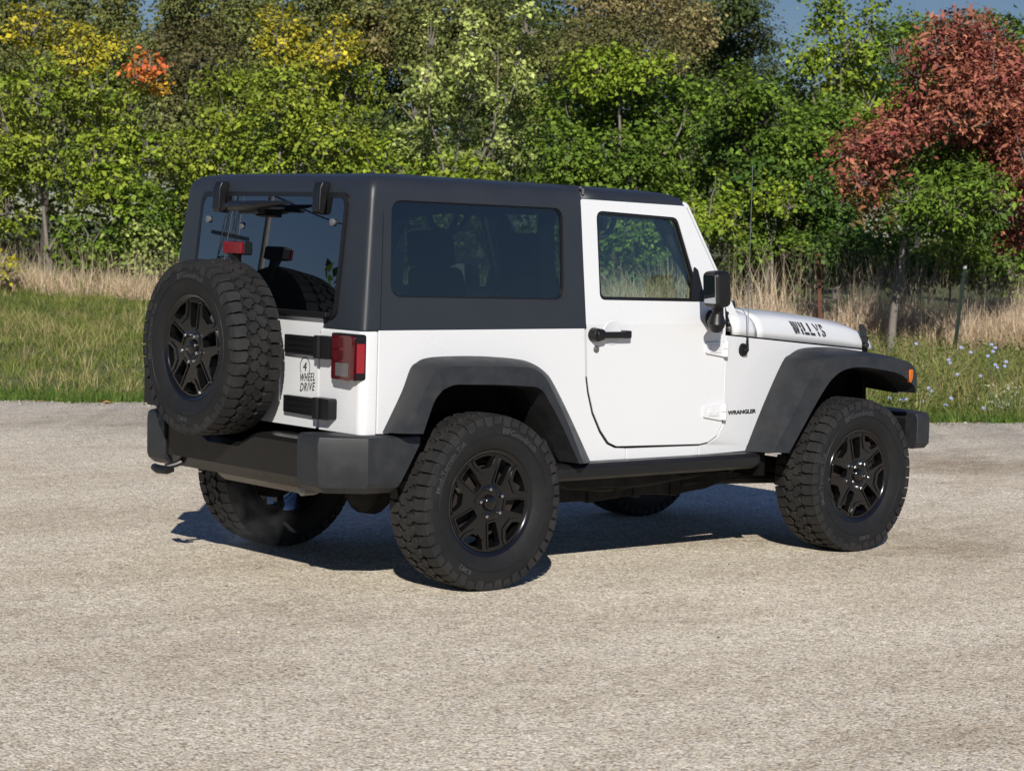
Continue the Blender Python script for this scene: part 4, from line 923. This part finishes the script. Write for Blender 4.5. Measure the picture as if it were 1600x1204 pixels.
tree("ash_tree", "green tree half cut off by the right edge behind the red maple", 37, (1640, 480), [[(1640, 480), (1640, 300), (1620, 60)], [(1640, 280), (1580, 150), (1560, 40)]],
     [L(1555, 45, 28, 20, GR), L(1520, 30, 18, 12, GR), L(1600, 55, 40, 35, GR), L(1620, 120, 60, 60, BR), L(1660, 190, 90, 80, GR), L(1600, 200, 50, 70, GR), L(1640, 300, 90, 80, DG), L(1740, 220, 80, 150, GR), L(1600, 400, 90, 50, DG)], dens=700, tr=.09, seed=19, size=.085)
# low shrubs in front of the trees
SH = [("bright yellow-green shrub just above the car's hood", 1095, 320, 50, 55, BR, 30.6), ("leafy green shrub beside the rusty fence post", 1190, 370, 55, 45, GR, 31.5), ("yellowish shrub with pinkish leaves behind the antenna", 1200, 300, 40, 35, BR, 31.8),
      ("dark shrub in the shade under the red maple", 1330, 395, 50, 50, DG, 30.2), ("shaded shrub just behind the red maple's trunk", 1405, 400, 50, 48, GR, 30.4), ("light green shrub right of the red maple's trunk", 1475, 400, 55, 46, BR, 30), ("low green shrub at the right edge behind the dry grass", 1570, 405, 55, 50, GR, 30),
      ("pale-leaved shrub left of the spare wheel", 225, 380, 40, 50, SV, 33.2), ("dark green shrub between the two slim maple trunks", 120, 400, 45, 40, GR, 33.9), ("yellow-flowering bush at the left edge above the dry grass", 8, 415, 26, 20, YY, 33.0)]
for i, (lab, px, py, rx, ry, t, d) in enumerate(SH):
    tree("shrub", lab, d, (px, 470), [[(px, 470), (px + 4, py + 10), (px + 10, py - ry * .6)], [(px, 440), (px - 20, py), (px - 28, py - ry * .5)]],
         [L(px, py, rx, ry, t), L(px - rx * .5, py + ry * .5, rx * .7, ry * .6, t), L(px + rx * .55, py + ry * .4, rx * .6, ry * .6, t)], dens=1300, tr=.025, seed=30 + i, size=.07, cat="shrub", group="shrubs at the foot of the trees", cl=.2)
# taller trees farther back
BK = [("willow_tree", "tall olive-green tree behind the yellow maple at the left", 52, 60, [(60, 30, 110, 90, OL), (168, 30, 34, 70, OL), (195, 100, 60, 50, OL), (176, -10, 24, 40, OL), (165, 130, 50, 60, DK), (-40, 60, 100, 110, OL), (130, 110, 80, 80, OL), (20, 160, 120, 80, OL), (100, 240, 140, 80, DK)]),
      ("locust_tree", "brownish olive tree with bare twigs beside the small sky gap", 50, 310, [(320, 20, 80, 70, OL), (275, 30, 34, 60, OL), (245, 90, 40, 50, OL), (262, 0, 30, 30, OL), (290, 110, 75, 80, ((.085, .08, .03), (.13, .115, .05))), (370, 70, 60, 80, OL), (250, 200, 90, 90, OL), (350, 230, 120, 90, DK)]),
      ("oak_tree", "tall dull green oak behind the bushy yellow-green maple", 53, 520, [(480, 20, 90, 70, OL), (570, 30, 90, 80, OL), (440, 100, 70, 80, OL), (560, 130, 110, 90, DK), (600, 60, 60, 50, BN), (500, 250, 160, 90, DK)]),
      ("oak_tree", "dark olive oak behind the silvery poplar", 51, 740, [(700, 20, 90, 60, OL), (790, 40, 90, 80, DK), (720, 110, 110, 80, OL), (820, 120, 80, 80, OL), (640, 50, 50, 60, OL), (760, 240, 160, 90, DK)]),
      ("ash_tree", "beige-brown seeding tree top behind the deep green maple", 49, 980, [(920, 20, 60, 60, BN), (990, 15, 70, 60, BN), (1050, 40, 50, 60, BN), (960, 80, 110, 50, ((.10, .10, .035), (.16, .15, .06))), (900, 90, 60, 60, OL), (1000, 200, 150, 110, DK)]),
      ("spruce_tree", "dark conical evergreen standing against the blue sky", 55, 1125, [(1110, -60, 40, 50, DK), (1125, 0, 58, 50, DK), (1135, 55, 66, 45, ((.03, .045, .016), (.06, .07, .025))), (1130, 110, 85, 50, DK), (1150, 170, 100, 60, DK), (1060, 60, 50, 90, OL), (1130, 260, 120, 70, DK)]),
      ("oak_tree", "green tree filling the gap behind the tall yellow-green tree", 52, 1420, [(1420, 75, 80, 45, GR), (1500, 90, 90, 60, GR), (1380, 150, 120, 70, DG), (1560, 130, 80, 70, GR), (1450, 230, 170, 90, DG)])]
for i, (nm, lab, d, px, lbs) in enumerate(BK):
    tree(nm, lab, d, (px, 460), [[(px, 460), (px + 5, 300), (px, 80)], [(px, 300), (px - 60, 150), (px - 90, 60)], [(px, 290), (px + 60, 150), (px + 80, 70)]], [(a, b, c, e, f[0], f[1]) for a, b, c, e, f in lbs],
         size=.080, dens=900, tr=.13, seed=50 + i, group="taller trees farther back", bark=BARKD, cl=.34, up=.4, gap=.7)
# trees just beyond the frame, seen from a step aside
for i, (lab, px, d) in enumerate((("broad green tree beyond the left edge of the view", -260, 33), ("broad green tree beyond the right edge of the view", 1900, 35))):
    tree("oak_tree", lab, d, (px, 470), [[(px, 470), (px, 300), (px + 10, 60)]], [L(px, 60, 130, 100, GR), L(px - 60, 220, 150, 110, GR), L(px + 60, 250, 120, 110, BR), L(px, 390, 180, 80, DG)], dens=420, tr=.1, seed=70 + i, size=.13)

# far wood behind everything: one mass
rng = np.random.default_rng(8)
n = 210000; d_ = rng.uniform(60, 68, n); px = rng.uniform(-2200, 3800, n)
top = 95 + 40 * np.sin(px * .012) + 25 * np.sin(px * .031 + 1); top = np.where(px < 1160, top - 135, top); top = np.where((px > 204) & (px < 238), 42 + np.abs(px - 221) * -1.2, top); top = np.where((px > 1160) & (px < 1640), np.maximum(top, 130), top)
py = top + (470 - top) * rng.uniform(0, 1, n) ** .9
C_ = np.stack([CAM.x + FH.x * d_ + RH.x * (px - 800) / 3475.3 * d_, CAM.y + FH.y * d_ + RH.y * (px - 800) / 3475.3 * d_, CAM.z + (337.7 + .0269 * px - py) * d_ / 3475.3], 1)
mixv = rng.uniform(0, 1, (n, 1)); V, F, T_ = leaf_geo(C_, np.array(DK[0]) * (1 - mixv) + np.array(OL[1]) * mixv, .20, rng)
o = np_mesh("far_wood", V, F, T_, LEAF); tag(o, "dark distant woodland closing the view behind the trees", "woodland", kind="stuff")

# ------------------------------------------------------------------ grass, dry grass, weeds
def blades(u, d, h, w, tint, rng, lean=.35, curl=.5, z0=None, mid=.55, dirs=None, spread=.05):
    n = len(u); x = CAM.x + FH.x * d + RH.x * u; y = CAM.y + FH.y * d + RH.y * u
    e = np.maximum(0, d - (19.5 + .045 * u)); z = .10 * np.minimum(1, e / 3) + .035 * np.clip(e - 3, 0, 12) + .05 * np.sin(u * .9 + d) * np.minimum(1, e / 4) - .035
    a = rng.uniform(0, 2 * np.pi, n); ld = np.stack([np.cos(a), np.sin(a)], 1) * (np.abs(rng.normal(0, lean, n)) * h)[:, None]
    if dirs is not None:
        q = np.stack([RH.x * dirs[0] + FH.x * dirs[1], RH.y * dirs[0] + FH.y * dirs[1]], 1) / spread * .55 + ld / np.maximum(h, .01)[:, None] * .5; ld = q * (h * lean)[:, None]
    b = rng.uniform(0, 2 * np.pi, n); wd = np.stack([np.cos(b), np.sin(b)], 1) * (w / 2)[:, None]
    P0 = np.stack([x, y], 1); P1 = P0 + ld * .35; P2 = P0 + ld * (1 + curl * 0)
    hz_ = np.sqrt(np.maximum(.15, 1 - .5 * (np.linalg.norm(ld, axis=1) / h) ** 2)) * h
    V = np.stack([np.column_stack([P0 - wd, z]), np.column_stack([P0 + wd, z]), np.column_stack([P1 + wd * .8, z + hz_ * mid]), np.column_stack([P1 - wd * .8, z + hz_ * mid]), np.column_stack([P2, z + hz_])], 1).reshape(-1, 3)
    i = np.arange(n)[:, None] * 5
    return V, [i + [0, 1, 2, 3], i + [3, 2, 4]], np.repeat(tint, 5, axis=0)
def join(parts):
    Vs, Fq, Ft, Ts = [], [], [], []; o = 0
    for V, F, T_ in parts:
        Vs.append(V); Ts.append(T_)
        for f in F: (Fq if f.shape[1] == 4 else Ft).append(f + o)
        o += len(V)
    return np.concatenate(Vs), ([np.concatenate(Fq)] if Fq else []) + ([np.concatenate(Ft)] if Ft else []), np.concatenate(Ts)
rng = np.random.default_rng(21)
def tints(n, a, b, jit=.25):
    m = rng.uniform(0, 1, (n, 1)); return (np.array(a) * (1 - m) + np.array(b) * m) * rng.uniform(1 - jit, 1 + jit, (n, 1))
def patchy(u, d, s=1.0): return .5 + .5 * np.sin(u * 1.3 * s + 2 * np.sin(d * .9)) * np.sin(d * 1.7 * s + 1.3 * np.sin(u * .7))
DRY = lambda u: 29.3 - .45 * u
rt = lambda u: np.clip((u - 1.0) / 3.5, 0, 1)
def tufts(nt, per, hfun, wid, ta, tb, rng, spread=.05, dpow=.8, lean=.5, keepfun=None, far=1.0):
    cu = rng.uniform(-12.5, 11.5, nt); d0 = 19.6 + .045 * cu; cdp = d0 + rng.uniform(0, 1, nt) ** dpow * (DRY(cu) + far - d0)
    if keepfun is not None: kp = keepfun(cu, cdp) > rng.uniform(0, 1, nt); cu, cdp = cu[kp], cdp[kp]; nt = len(cu)
    hh = hfun(cu, cdp) * rng.uniform(.55, 1.45, nt); tc_ = tints(nt, ta, tb, .25); k = rng.integers(per // 2, per * 3 // 2, nt); idx = np.repeat(np.arange(nt), k); n = len(idx)
    ou, od = rng.normal(0, spread, n), rng.normal(0, spread, n)
    return blades(cu[idx] + ou, np.maximum(cdp[idx] + od, 19.46 + .045 * cu[idx]), hh[idx] * rng.uniform(.4, 1.1, n), rng.uniform(*wid, n), tc_[idx] * rng.uniform(.75, 1.25, (n, 1)), rng, lean, dirs=(ou, od), spread=spread)
parts = []
# low green fringe along the road edge
n = 40000; u = rng.uniform(-12.5, 11.5, n); d = 19.38 + .045 * u + .09 * np.sin(u * 1.7) + .07 * np.sin(u * 4.1 + 1) + .05 * np.sin(u * 9.3 + 2) + np.abs(rng.normal(0, .42, n)) + .10 * rng.normal(0, 1, n) * (rng.uniform(0, 1, n) < .3)
parts.append(blades(u, d, rng.uniform(.04, .13, n), rng.uniform(.007, .016, n), tints(n, (.05, .10, .016), (.13, .19, .04)), rng, .8))
# short sward, then tufts, then pale seeding stems
parts.append(tufts(25000, 12, lambda u, d: (.075 + .03 * patchy(u, d, 1.3)) * (1 + 1.0 * rt(u)), (.005, .010), (.072, .112, .020), (.19, .22, .055), rng, .07, lean=1.1))
parts.append(tufts(5000, 15, lambda u, d: (.13 + .06 * patchy(u, d, 1.6)) * (1 + 1.0 * rt(u)), (.004, .009), (.10, .145, .024), (.25, .27, .07), rng, .05, lean=.9, keepfun=lambda u, d: .25 + .7 * patchy(u, d, 1.6)))
parts.append(tufts(6200, 13, lambda u, d: (.15 + .06 * patchy(u, d, .8)) * (1 + .9 * rt(u)), (.004, .009), (.25, .22, .085), (.40, .34, .165), rng, .055, lean=.85, keepfun=lambda u, d: (.25 + .75 * patchy(u, d, .8)) * (1.1 - .5 * np.clip((d - 25) / 5, 0, 1))))
V, F, T_ = join(parts); o = np_mesh("verge_grass", V, F, T_, GRASS); tag(o, "green and straw grass growing on the verge along the road", "grass", kind="stuff")
# broad weeds on the right of the verge
n = 30000; u = rng.uniform(2.0, 9.5, n); d = 19.8 + .045 * u + rng.uniform(0, 1, n) ** 1.2 * 6; keep = (patchy(u, d, 1.4) > rng.uniform(.3, .95, n)) & (d < DRY(u) + .4); u, d = u[keep], d[keep]; n = len(u)
x = CAM.x + FH.x * d + RH.x * u; y = CAM.y + FH.y * d + RH.y * u; zz = np.array([gz(a, b) for a, b in zip(x, y)]) + rng.uniform(.03, .42, n) * (.5 + .5 * patchy(u, d, 1.4))
V, F, T_ = leaf_geo(np.stack([x, y, zz], 1), tints(n, (.055, .095, .018), (.15, .19, .05)), .045, rng, long_=1.9); o = np_mesh("leafy_weeds", V, F, T_, LEAF); tag(o, "leafy green weeds in the verge on the right", "weeds", kind="stuff")
# tall dry grass in front of the trees
parts = []
n = 62000; u = rng.uniform(-11, 10, n); d = DRY(u) + np.abs(rng.normal(0, 1.0, n)) - .3 * patchy(u, u * 2, 1.7); right = np.clip((u + 1) / 4, 0, 1)
clump = .45 + 1.2 * patchy(u, d, 2.1) * patchy(u + 3, d, .9) + .25 * np.sin(u * 5.3) * np.sin(u * 2.1 + d)
parts.append(blades(u, d, rng.uniform(.2, .66, n) * (.62 + .71 * right) * clump, rng.uniform(.005, .011, n), tints(n, (.44, .33, .215), (.74, .60, .43)), rng, .6))
n = 14000; u = rng.uniform(-11, 10, n); d = DRY(u) + np.abs(rng.normal(0, .8, n)) - .2
parts.append(blades(u, d, rng.uniform(.15, .5, n), rng.uniform(.006, .014, n), tints(n, (.46, .34, .23), (.70, .55, .39)), rng, 1.2))
n = 3600; u = rng.uniform(-11, 10, n); d = DRY(u) + rng.uniform(0, 2.2, n)
parts.append(blades(u, d, rng.uniform(.5, 1.15, n) * (.80 + .35 * np.clip((u + 1) / 4, 0, 1)), rng.uniform(.005, .009, n), tints(n, (.26, .21, .14), (.55, .45, .33)), rng, .38))
n = 5500; u = rng.uniform(-11, 10, n); d = DRY(u) + np.abs(rng.normal(0, 1.2, n)) - .3
parts.append(blades(u, d, rng.uniform(.15, .42, n), rng.uniform(.006, .013, n), tints(n, (.10, .14, .024), (.22, .24, .06)), rng, .6))
n = 900; u = rng.uniform(1.5, 9.5, n); d = 21 + .045 * u + rng.uniform(0, 1, n) * (DRY(u) - 21.3)
parts.append(blades(u, d, rng.uniform(.25, .6, n), rng.uniform(.004, .008, n), tints(n, (.12, .09, .05), (.30, .24, .15)), rng, .35))
V, F, T_ = join(parts); o = np_mesh("dry_grass", V, F, T_, STRAW); tag(o, "tall tan dry grass standing in front of the trees", "dry grass", kind="stuff")

# chicory plants: stem and blue flowers
PETAL = mat("pale_blue_petal", (.25, .28, .46), .6); STEM = mat("green_stem", (.07, .11, .03), .7); WHITEP = mat("white_petal", (.32, .32, .22), .7)
CH = [("tallest pale blue flower between the trunk and the dark post", [(1428, 537)]), ("pair of pale blue flowers right of the dark post", [(1499, 543), (1514, 550)]), ("two pale blue flowers at the foot of the dark post", [(1480, 562), (1482, 567)]),
      ("single pale blue flower below the dark post", [(1494, 585)]), ("single pale flower in the middle of the right verge", [(1531, 587)]), ("dense blue flower cluster highest at the right", [(1546, 538), (1552, 543), (1541, 556), (1549, 549)]),
      ("pale blue flowers near the right edge above the white weeds", [(1553, 570), (1570, 565), (1556, 574), (1568, 572)]), ("three blue flowers close together just right of the amber marker lamp", [(1450, 606), (1455, 611), (1452, 615)]),
      ("blue flowers low behind the front tyre", [(1390, 622), (1400, 612)]), ("pair of pale blue flowers just above the front bumper", [(1408, 625), (1416, 624)]), ("single blue flower right above the bumper end", [(1441, 627)]),
      ("two low blue flowers midway along the road edge", [(1486, 622), (1478, 633)]), ("lowest blue flower by the road edge at the right", [(1537, 638)])]
rr = random.Random(4)
for lab, fl in CH:
    dmean = 20.3 + (632 - sum(f[1] for f in fl) / len(fl)) / 92 * 2.4; b = at(sum(f[0] for f in fl) / len(fl), dmean)
    zb = gz(*b); root = empty("chicory_plant", (*b, zb), lab, "flower", "blue flowering chicory plants")
    st = MB(); B = Vector((*b, zb))
    for (px, py) in fl:
        p = Vector(w3(px, py, dmean + rr.uniform(-.1, .1))) - B
        st.tube([Vector((0, 0, 0)), p * .6 + Vector((rr.uniform(-.03, .03), 0, 0)), p], [.004, .003, .002], 5)
        for q in (.35, .55, .75): a = p * q; st.tube([a, a + Vector((rr.uniform(-.07, .07), rr.uniform(-.07, .07), .05))], [.003, .001], 4)
    st.obj("stem", STEM, root)
    for (px, py) in fl:
        p = Vector(w3(px, py, dmean)) - B; f = MB()
        face = Vector((-.5, -.6, .6)).normalized(); ax = face.orthogonal().normalized(); ay = face.cross(ax)
        for k in range(11):
            a = 2 * math.pi * k / 11; dr = ax * math.cos(a) + ay * math.sin(a); t_ = face.cross(dr); r = rr.uniform(.016, .022)
            f.add([p, p + dr * r * .8 + t_ * r * .24 + face * .003, p + dr * r + face * .004, p + dr * r * .8 - t_ * r * .24 + face * .003], [(0, 1, 2, 3)])
        f.obj("flower", PETAL, root)
# white flowering weeds
b = at(1575, 20.5); root = empty("white_weeds", (*b, gz(*b)), "clump of small white flowering weeds at the road edge on the right", "weeds")
rng = np.random.default_rng(33); st = MB(); fw = MB()
for k in range(70):
    p = Vector((RH.x * rng.normal(0, .19) + FH.x * rng.normal(0, .15), RH.y * rng.normal(0, .19), 0)); p.y += FH.y * rng.normal(0, .12); h = rng.uniform(.06, .27) ; q = p + Vector((rng.normal(0, .03), rng.normal(0, .03), h))
    st.tube([p, q], [.003, .0015], 4)
    for j in range(2):
        c = q + Vector(rng.normal(0, .014, 3)); fw.add([c + Vector(rng.normal(0, .009, 3)) for _ in range(4)], [(0, 1, 2), (0, 2, 3), (0, 1, 3)])
st.obj("stem", STEM, root); fw.obj("flower_heads", WHITEP, root)
# loose stones on the asphalt and at its edge
rng = np.random.default_rng(6); n1, n2 = 700, 900
u = np.concatenate([rng.uniform(-7, 8, n1), rng.uniform(-9, 9, n2)]); d = np.concatenate([rng.uniform(6.5, 19, n1), np.zeros(n2)]); d[n1:] = 19.3 + .045 * u[n1:] - np.abs(rng.normal(0, .16, n2))
sz = np.concatenate([rng.uniform(.003, .008, n1), rng.uniform(.006, .016, n2)])[:, None]; n = n1 + n2
base = np.array([[1, 0, 0], [0, 1, 0], [-1, 0, 0], [0, -1, 0], [0, 0, .8], [0, 0, -.4]]); V = np.stack([CAM.x + FH.x * d + RH.x * u, CAM.y + FH.y * d + RH.y * u, sz[:, 0] * .4], 1)[:, None, :] + (base[None] + rng.normal(0, .18, (n, 6, 3))) * sz[:, :, None]
i = np.arange(n)[:, None] * 6; F = [np.concatenate([i + [a, b_, 4] for a, b_ in ((0, 1), (1, 2), (2, 3), (3, 0))] + [i + [b_, a, 5] for a, b_ in ((0, 1), (1, 2), (2, 3), (3, 0))])]
o = np_mesh("loose_stones", V.reshape(-1, 3), F, np.repeat(tints(n, (.20, .18, .16), (.60, .56, .49), .3), 6, axis=0), STRAW); tag(o, "small loose stones scattered over the asphalt", "gravel", kind="stuff")
# leaf litter on the road edge
rng = np.random.default_rng(5); n = 150; u = rng.uniform(-7, 8, n); d = 19.42 + .045 * u - np.abs(rng.normal(0, .12, n))
V, F, T_ = leaf_geo(np.stack([CAM.x + FH.x * d + RH.x * u, CAM.y + FH.y * d + RH.y * u, np.full(n, .012)], 1), tints(n, (.25, .13, .05), (.45, .28, .12)), .06, rng, up=2.5)
V[:, 2] = np.clip(V[:, 2], .003, .03); o = np_mesh("leaf_litter", V, F, T_, STRAW); tag(o, "dry brown leaves scattered along the road edge", "leaf litter", kind="stuff")

# ------------------------------------------------------------------ fence posts
def post(label, top, bot, d, m, tip):
    b = Vector(w3(bot[0], bot[1], d)); b.z = gz(b.x, b.y) - .05; t = Vector(w3(top[0], top[1], d)); r = empty("fence_post", tuple(b), label, "fence post", None)
    mb = MB(); q = t - b; w_ = .018
    ring = lambda z: [(z * q.x + x, z * q.y + y, z * q.z) for x, y in ((-.028, -.004), (-.004, -.004), (-.004, -.028), (.004, -.028), (.004, -.004), (.028, -.004), (.028, .004), (-.028, .004))]
    mb.loft([ring(0), ring(.5), ring(.97)], closed=True, cap=True)
    for k in range(9):
        z = .25 + .075 * k; mb.box((z * q.x, z * q.y - .010, z * q.z), (.014, .014, .018))
    mb.obj("shaft", m, r)
    mb = MB(); mb.loft([ring(.972), ring(1.0)], closed=True, cap=True); mb.obj("tip", tip, r)
    return r
post("rusty red-brown steel fence post in the dry grass", (1271, 397), (1279, 500), 27.6, mat("post_rust", (.15, .06, .038), .85, var=.4, vscale=20), mat("post_tip_orange", (.5, .2, .1), .7))
post("dark green leaning fence post with a white tip", (1499, 415), (1486, 565), 25.7, mat("post_green", (.018, .03, .022), .7, var=.3), mat("post_tip_white", (.5, .5, .48), .7))

# ------------------------------------------------------------------ what the glass reflects: pole, pylon, wires and wood behind the viewer
pr = empty("utility_pole", (-22, 33, 0), "pale utility pole mirrored in the car's rear window", "pole")
mb = MB(); mb.tube([(0, 0, -.5), (0, 0, 5), (0, 0, 11)], [.17, .15, .12], 14); mb.obj("pole", M["wood"], pr)
mb = MB(); mb.box((0, 0, 10.2), (.12, 2.4, .14), Matrix.Rotation(R(-33), 3, 'Z')); mb.obj("crossarm", M["wood"], pr)
py_ = empty("lattice_pylon", (-88, 148, 0), "steel lattice pylon mirrored in the car's rear window", "pylon")
mb = MB(); lv = [(0, 3.2), (7, 2.5), (13, 1.9), (18, 1.4), (23, 1.0), (28, .7)]
for (z, w_), (z2, w2) in zip(lv[:-1], lv[1:]):
    cr_ = [(-1, -1), (1, -1), (1, 1), (-1, 1)]
    for k in range(4):
        a, b_ = cr_[k], cr_[(k + 1) % 4]; A0 = Vector((a[0] * w_, a[1] * w_, z)); A1 = Vector((a[0] * w2, a[1] * w2, z2)); B0 = Vector((b_[0] * w_, b_[1] * w_, z)); B1 = Vector((b_[0] * w2, b_[1] * w2, z2))
        mb.tube([A0, A1], .12, 5); mb.tube([A0, B1], .07, 4); mb.tube([B0, A1], .07, 4); mb.tube([A1, B1], .07, 4)
mb.obj("lattice", M["tin"], py_)
mb = MB()
for z in (15, 20, 25): mb.box((0, 0, z), (.3, 9, .3), Matrix.Rotation(R(-33), 3, 'Z'))
mb.obj("crossarms", M["tin"], py_)
mb = MB(); dv = Vector((.86, .51, 0))
for z, o_ in ((10.3, -1.1), (10.3, 1.1), (9.2, 0), (8.2, .1), (6.9, .1)):
    A = Vector((-22, 33, z)) + Vector((.55, -.84, 0)) * o_ * .3
    mb.tube([A + dv * t + Vector((0, 0, .0006 * (t * t) - .03 * abs(t))) for t in range(-60, 61, 6)], .022, 5)
o = mb.obj("power_lines", M["black"], None); tag(o, "thin overhead wires mirrored in the car's rear window", "power lines")
rng = np.random.default_rng(44); n = 16000; a = rng.uniform(0, 1, n)
ang = np.where(a < .5, np.radians(104) + a * 2 * np.radians(46), np.radians(-78) + (a - .5) * 2 * np.radians(52)); rad = rng.uniform(62, 78, n)
hmax = 5.2 + 2.2 * np.sin(ang * 23) + 1.6 * np.sin(ang * 51 + 1); zz = hmax * rng.uniform(0, 1, n) ** .8
V, F, T_ = leaf_geo(np.stack([rad * np.cos(ang), rad * np.sin(ang), zz], 1), tints(n, DG[0], GR[1]), .75, rng); o = np_mesh("woodland", V, F, T_, LEAF); tag(o, "dark low woodland mirrored in the car's side windows", "woodland", kind="stuff")

# ------------------------------------------------------------------ exhaust vapour
bm = bmesh.new(); bmesh.ops.create_icosphere(bm, subdivisions=3, radius=1); me = bpy.data.meshes.new("exhaust_vapour"); bm.to_mesh(me); bm.free()
o = bpy.data.objects.new("exhaust_vapour", me); COL.objects.link(o); o.location = (-.66, -.02, .27); o.scale = (.18, .32, .23); tag(o, "thin wisp of pale exhaust vapour under the rear bumper", "vapour", kind="stuff")
m = bpy.data.materials.new("vapour"); m.use_nodes = True; n = m.node_tree.nodes; l = m.node_tree.links
n.remove(n["Principled BSDF"]); pv = n.new("ShaderNodeVolumePrincipled"); pv.inputs["Color"].default_value = (.9, .9, .92, 1); pv.inputs["Anisotropy"].default_value = .2
tc = n.new("ShaderNodeTexCoord"); nz = n.new("ShaderNodeTexNoise"); nz.inputs["Scale"].default_value = 1.6; nz.inputs["Detail"].default_value = 4; nz.inputs["Distortion"].default_value = .8; l.new(tc.outputs["Object"], nz.inputs["Vector"])
vl = n.new("ShaderNodeVectorMath"); vl.operation = 'LENGTH'; l.new(tc.outputs["Object"], vl.inputs[0])
m1 = n.new("ShaderNodeMapRange"); m1.inputs[1].default_value = .45; m1.inputs[2].default_value = .75; m1.inputs[3].default_value = 0; m1.inputs[4].default_value = 1.2; l.new(nz.outputs[0], m1.inputs[0])
m2 = n.new("ShaderNodeMapRange"); m2.inputs[1].default_value = .35; m2.inputs[2].default_value = .95; m2.inputs[3].default_value = 1; m2.inputs[4].default_value = 0; l.new(vl.outputs["Value"], m2.inputs[0])
mm = n.new("ShaderNodeMath"); mm.operation = 'MULTIPLY'; l.new(m1.outputs[0], mm.inputs[0]); l.new(m2.outputs[0], mm.inputs[1]); l.new(mm.outputs[0], pv.inputs["Density"])
l.new(pv.outputs[0], [x for x in n if x.type == 'OUTPUT_MATERIAL'][0].inputs["Volume"]); me.materials.append(m)
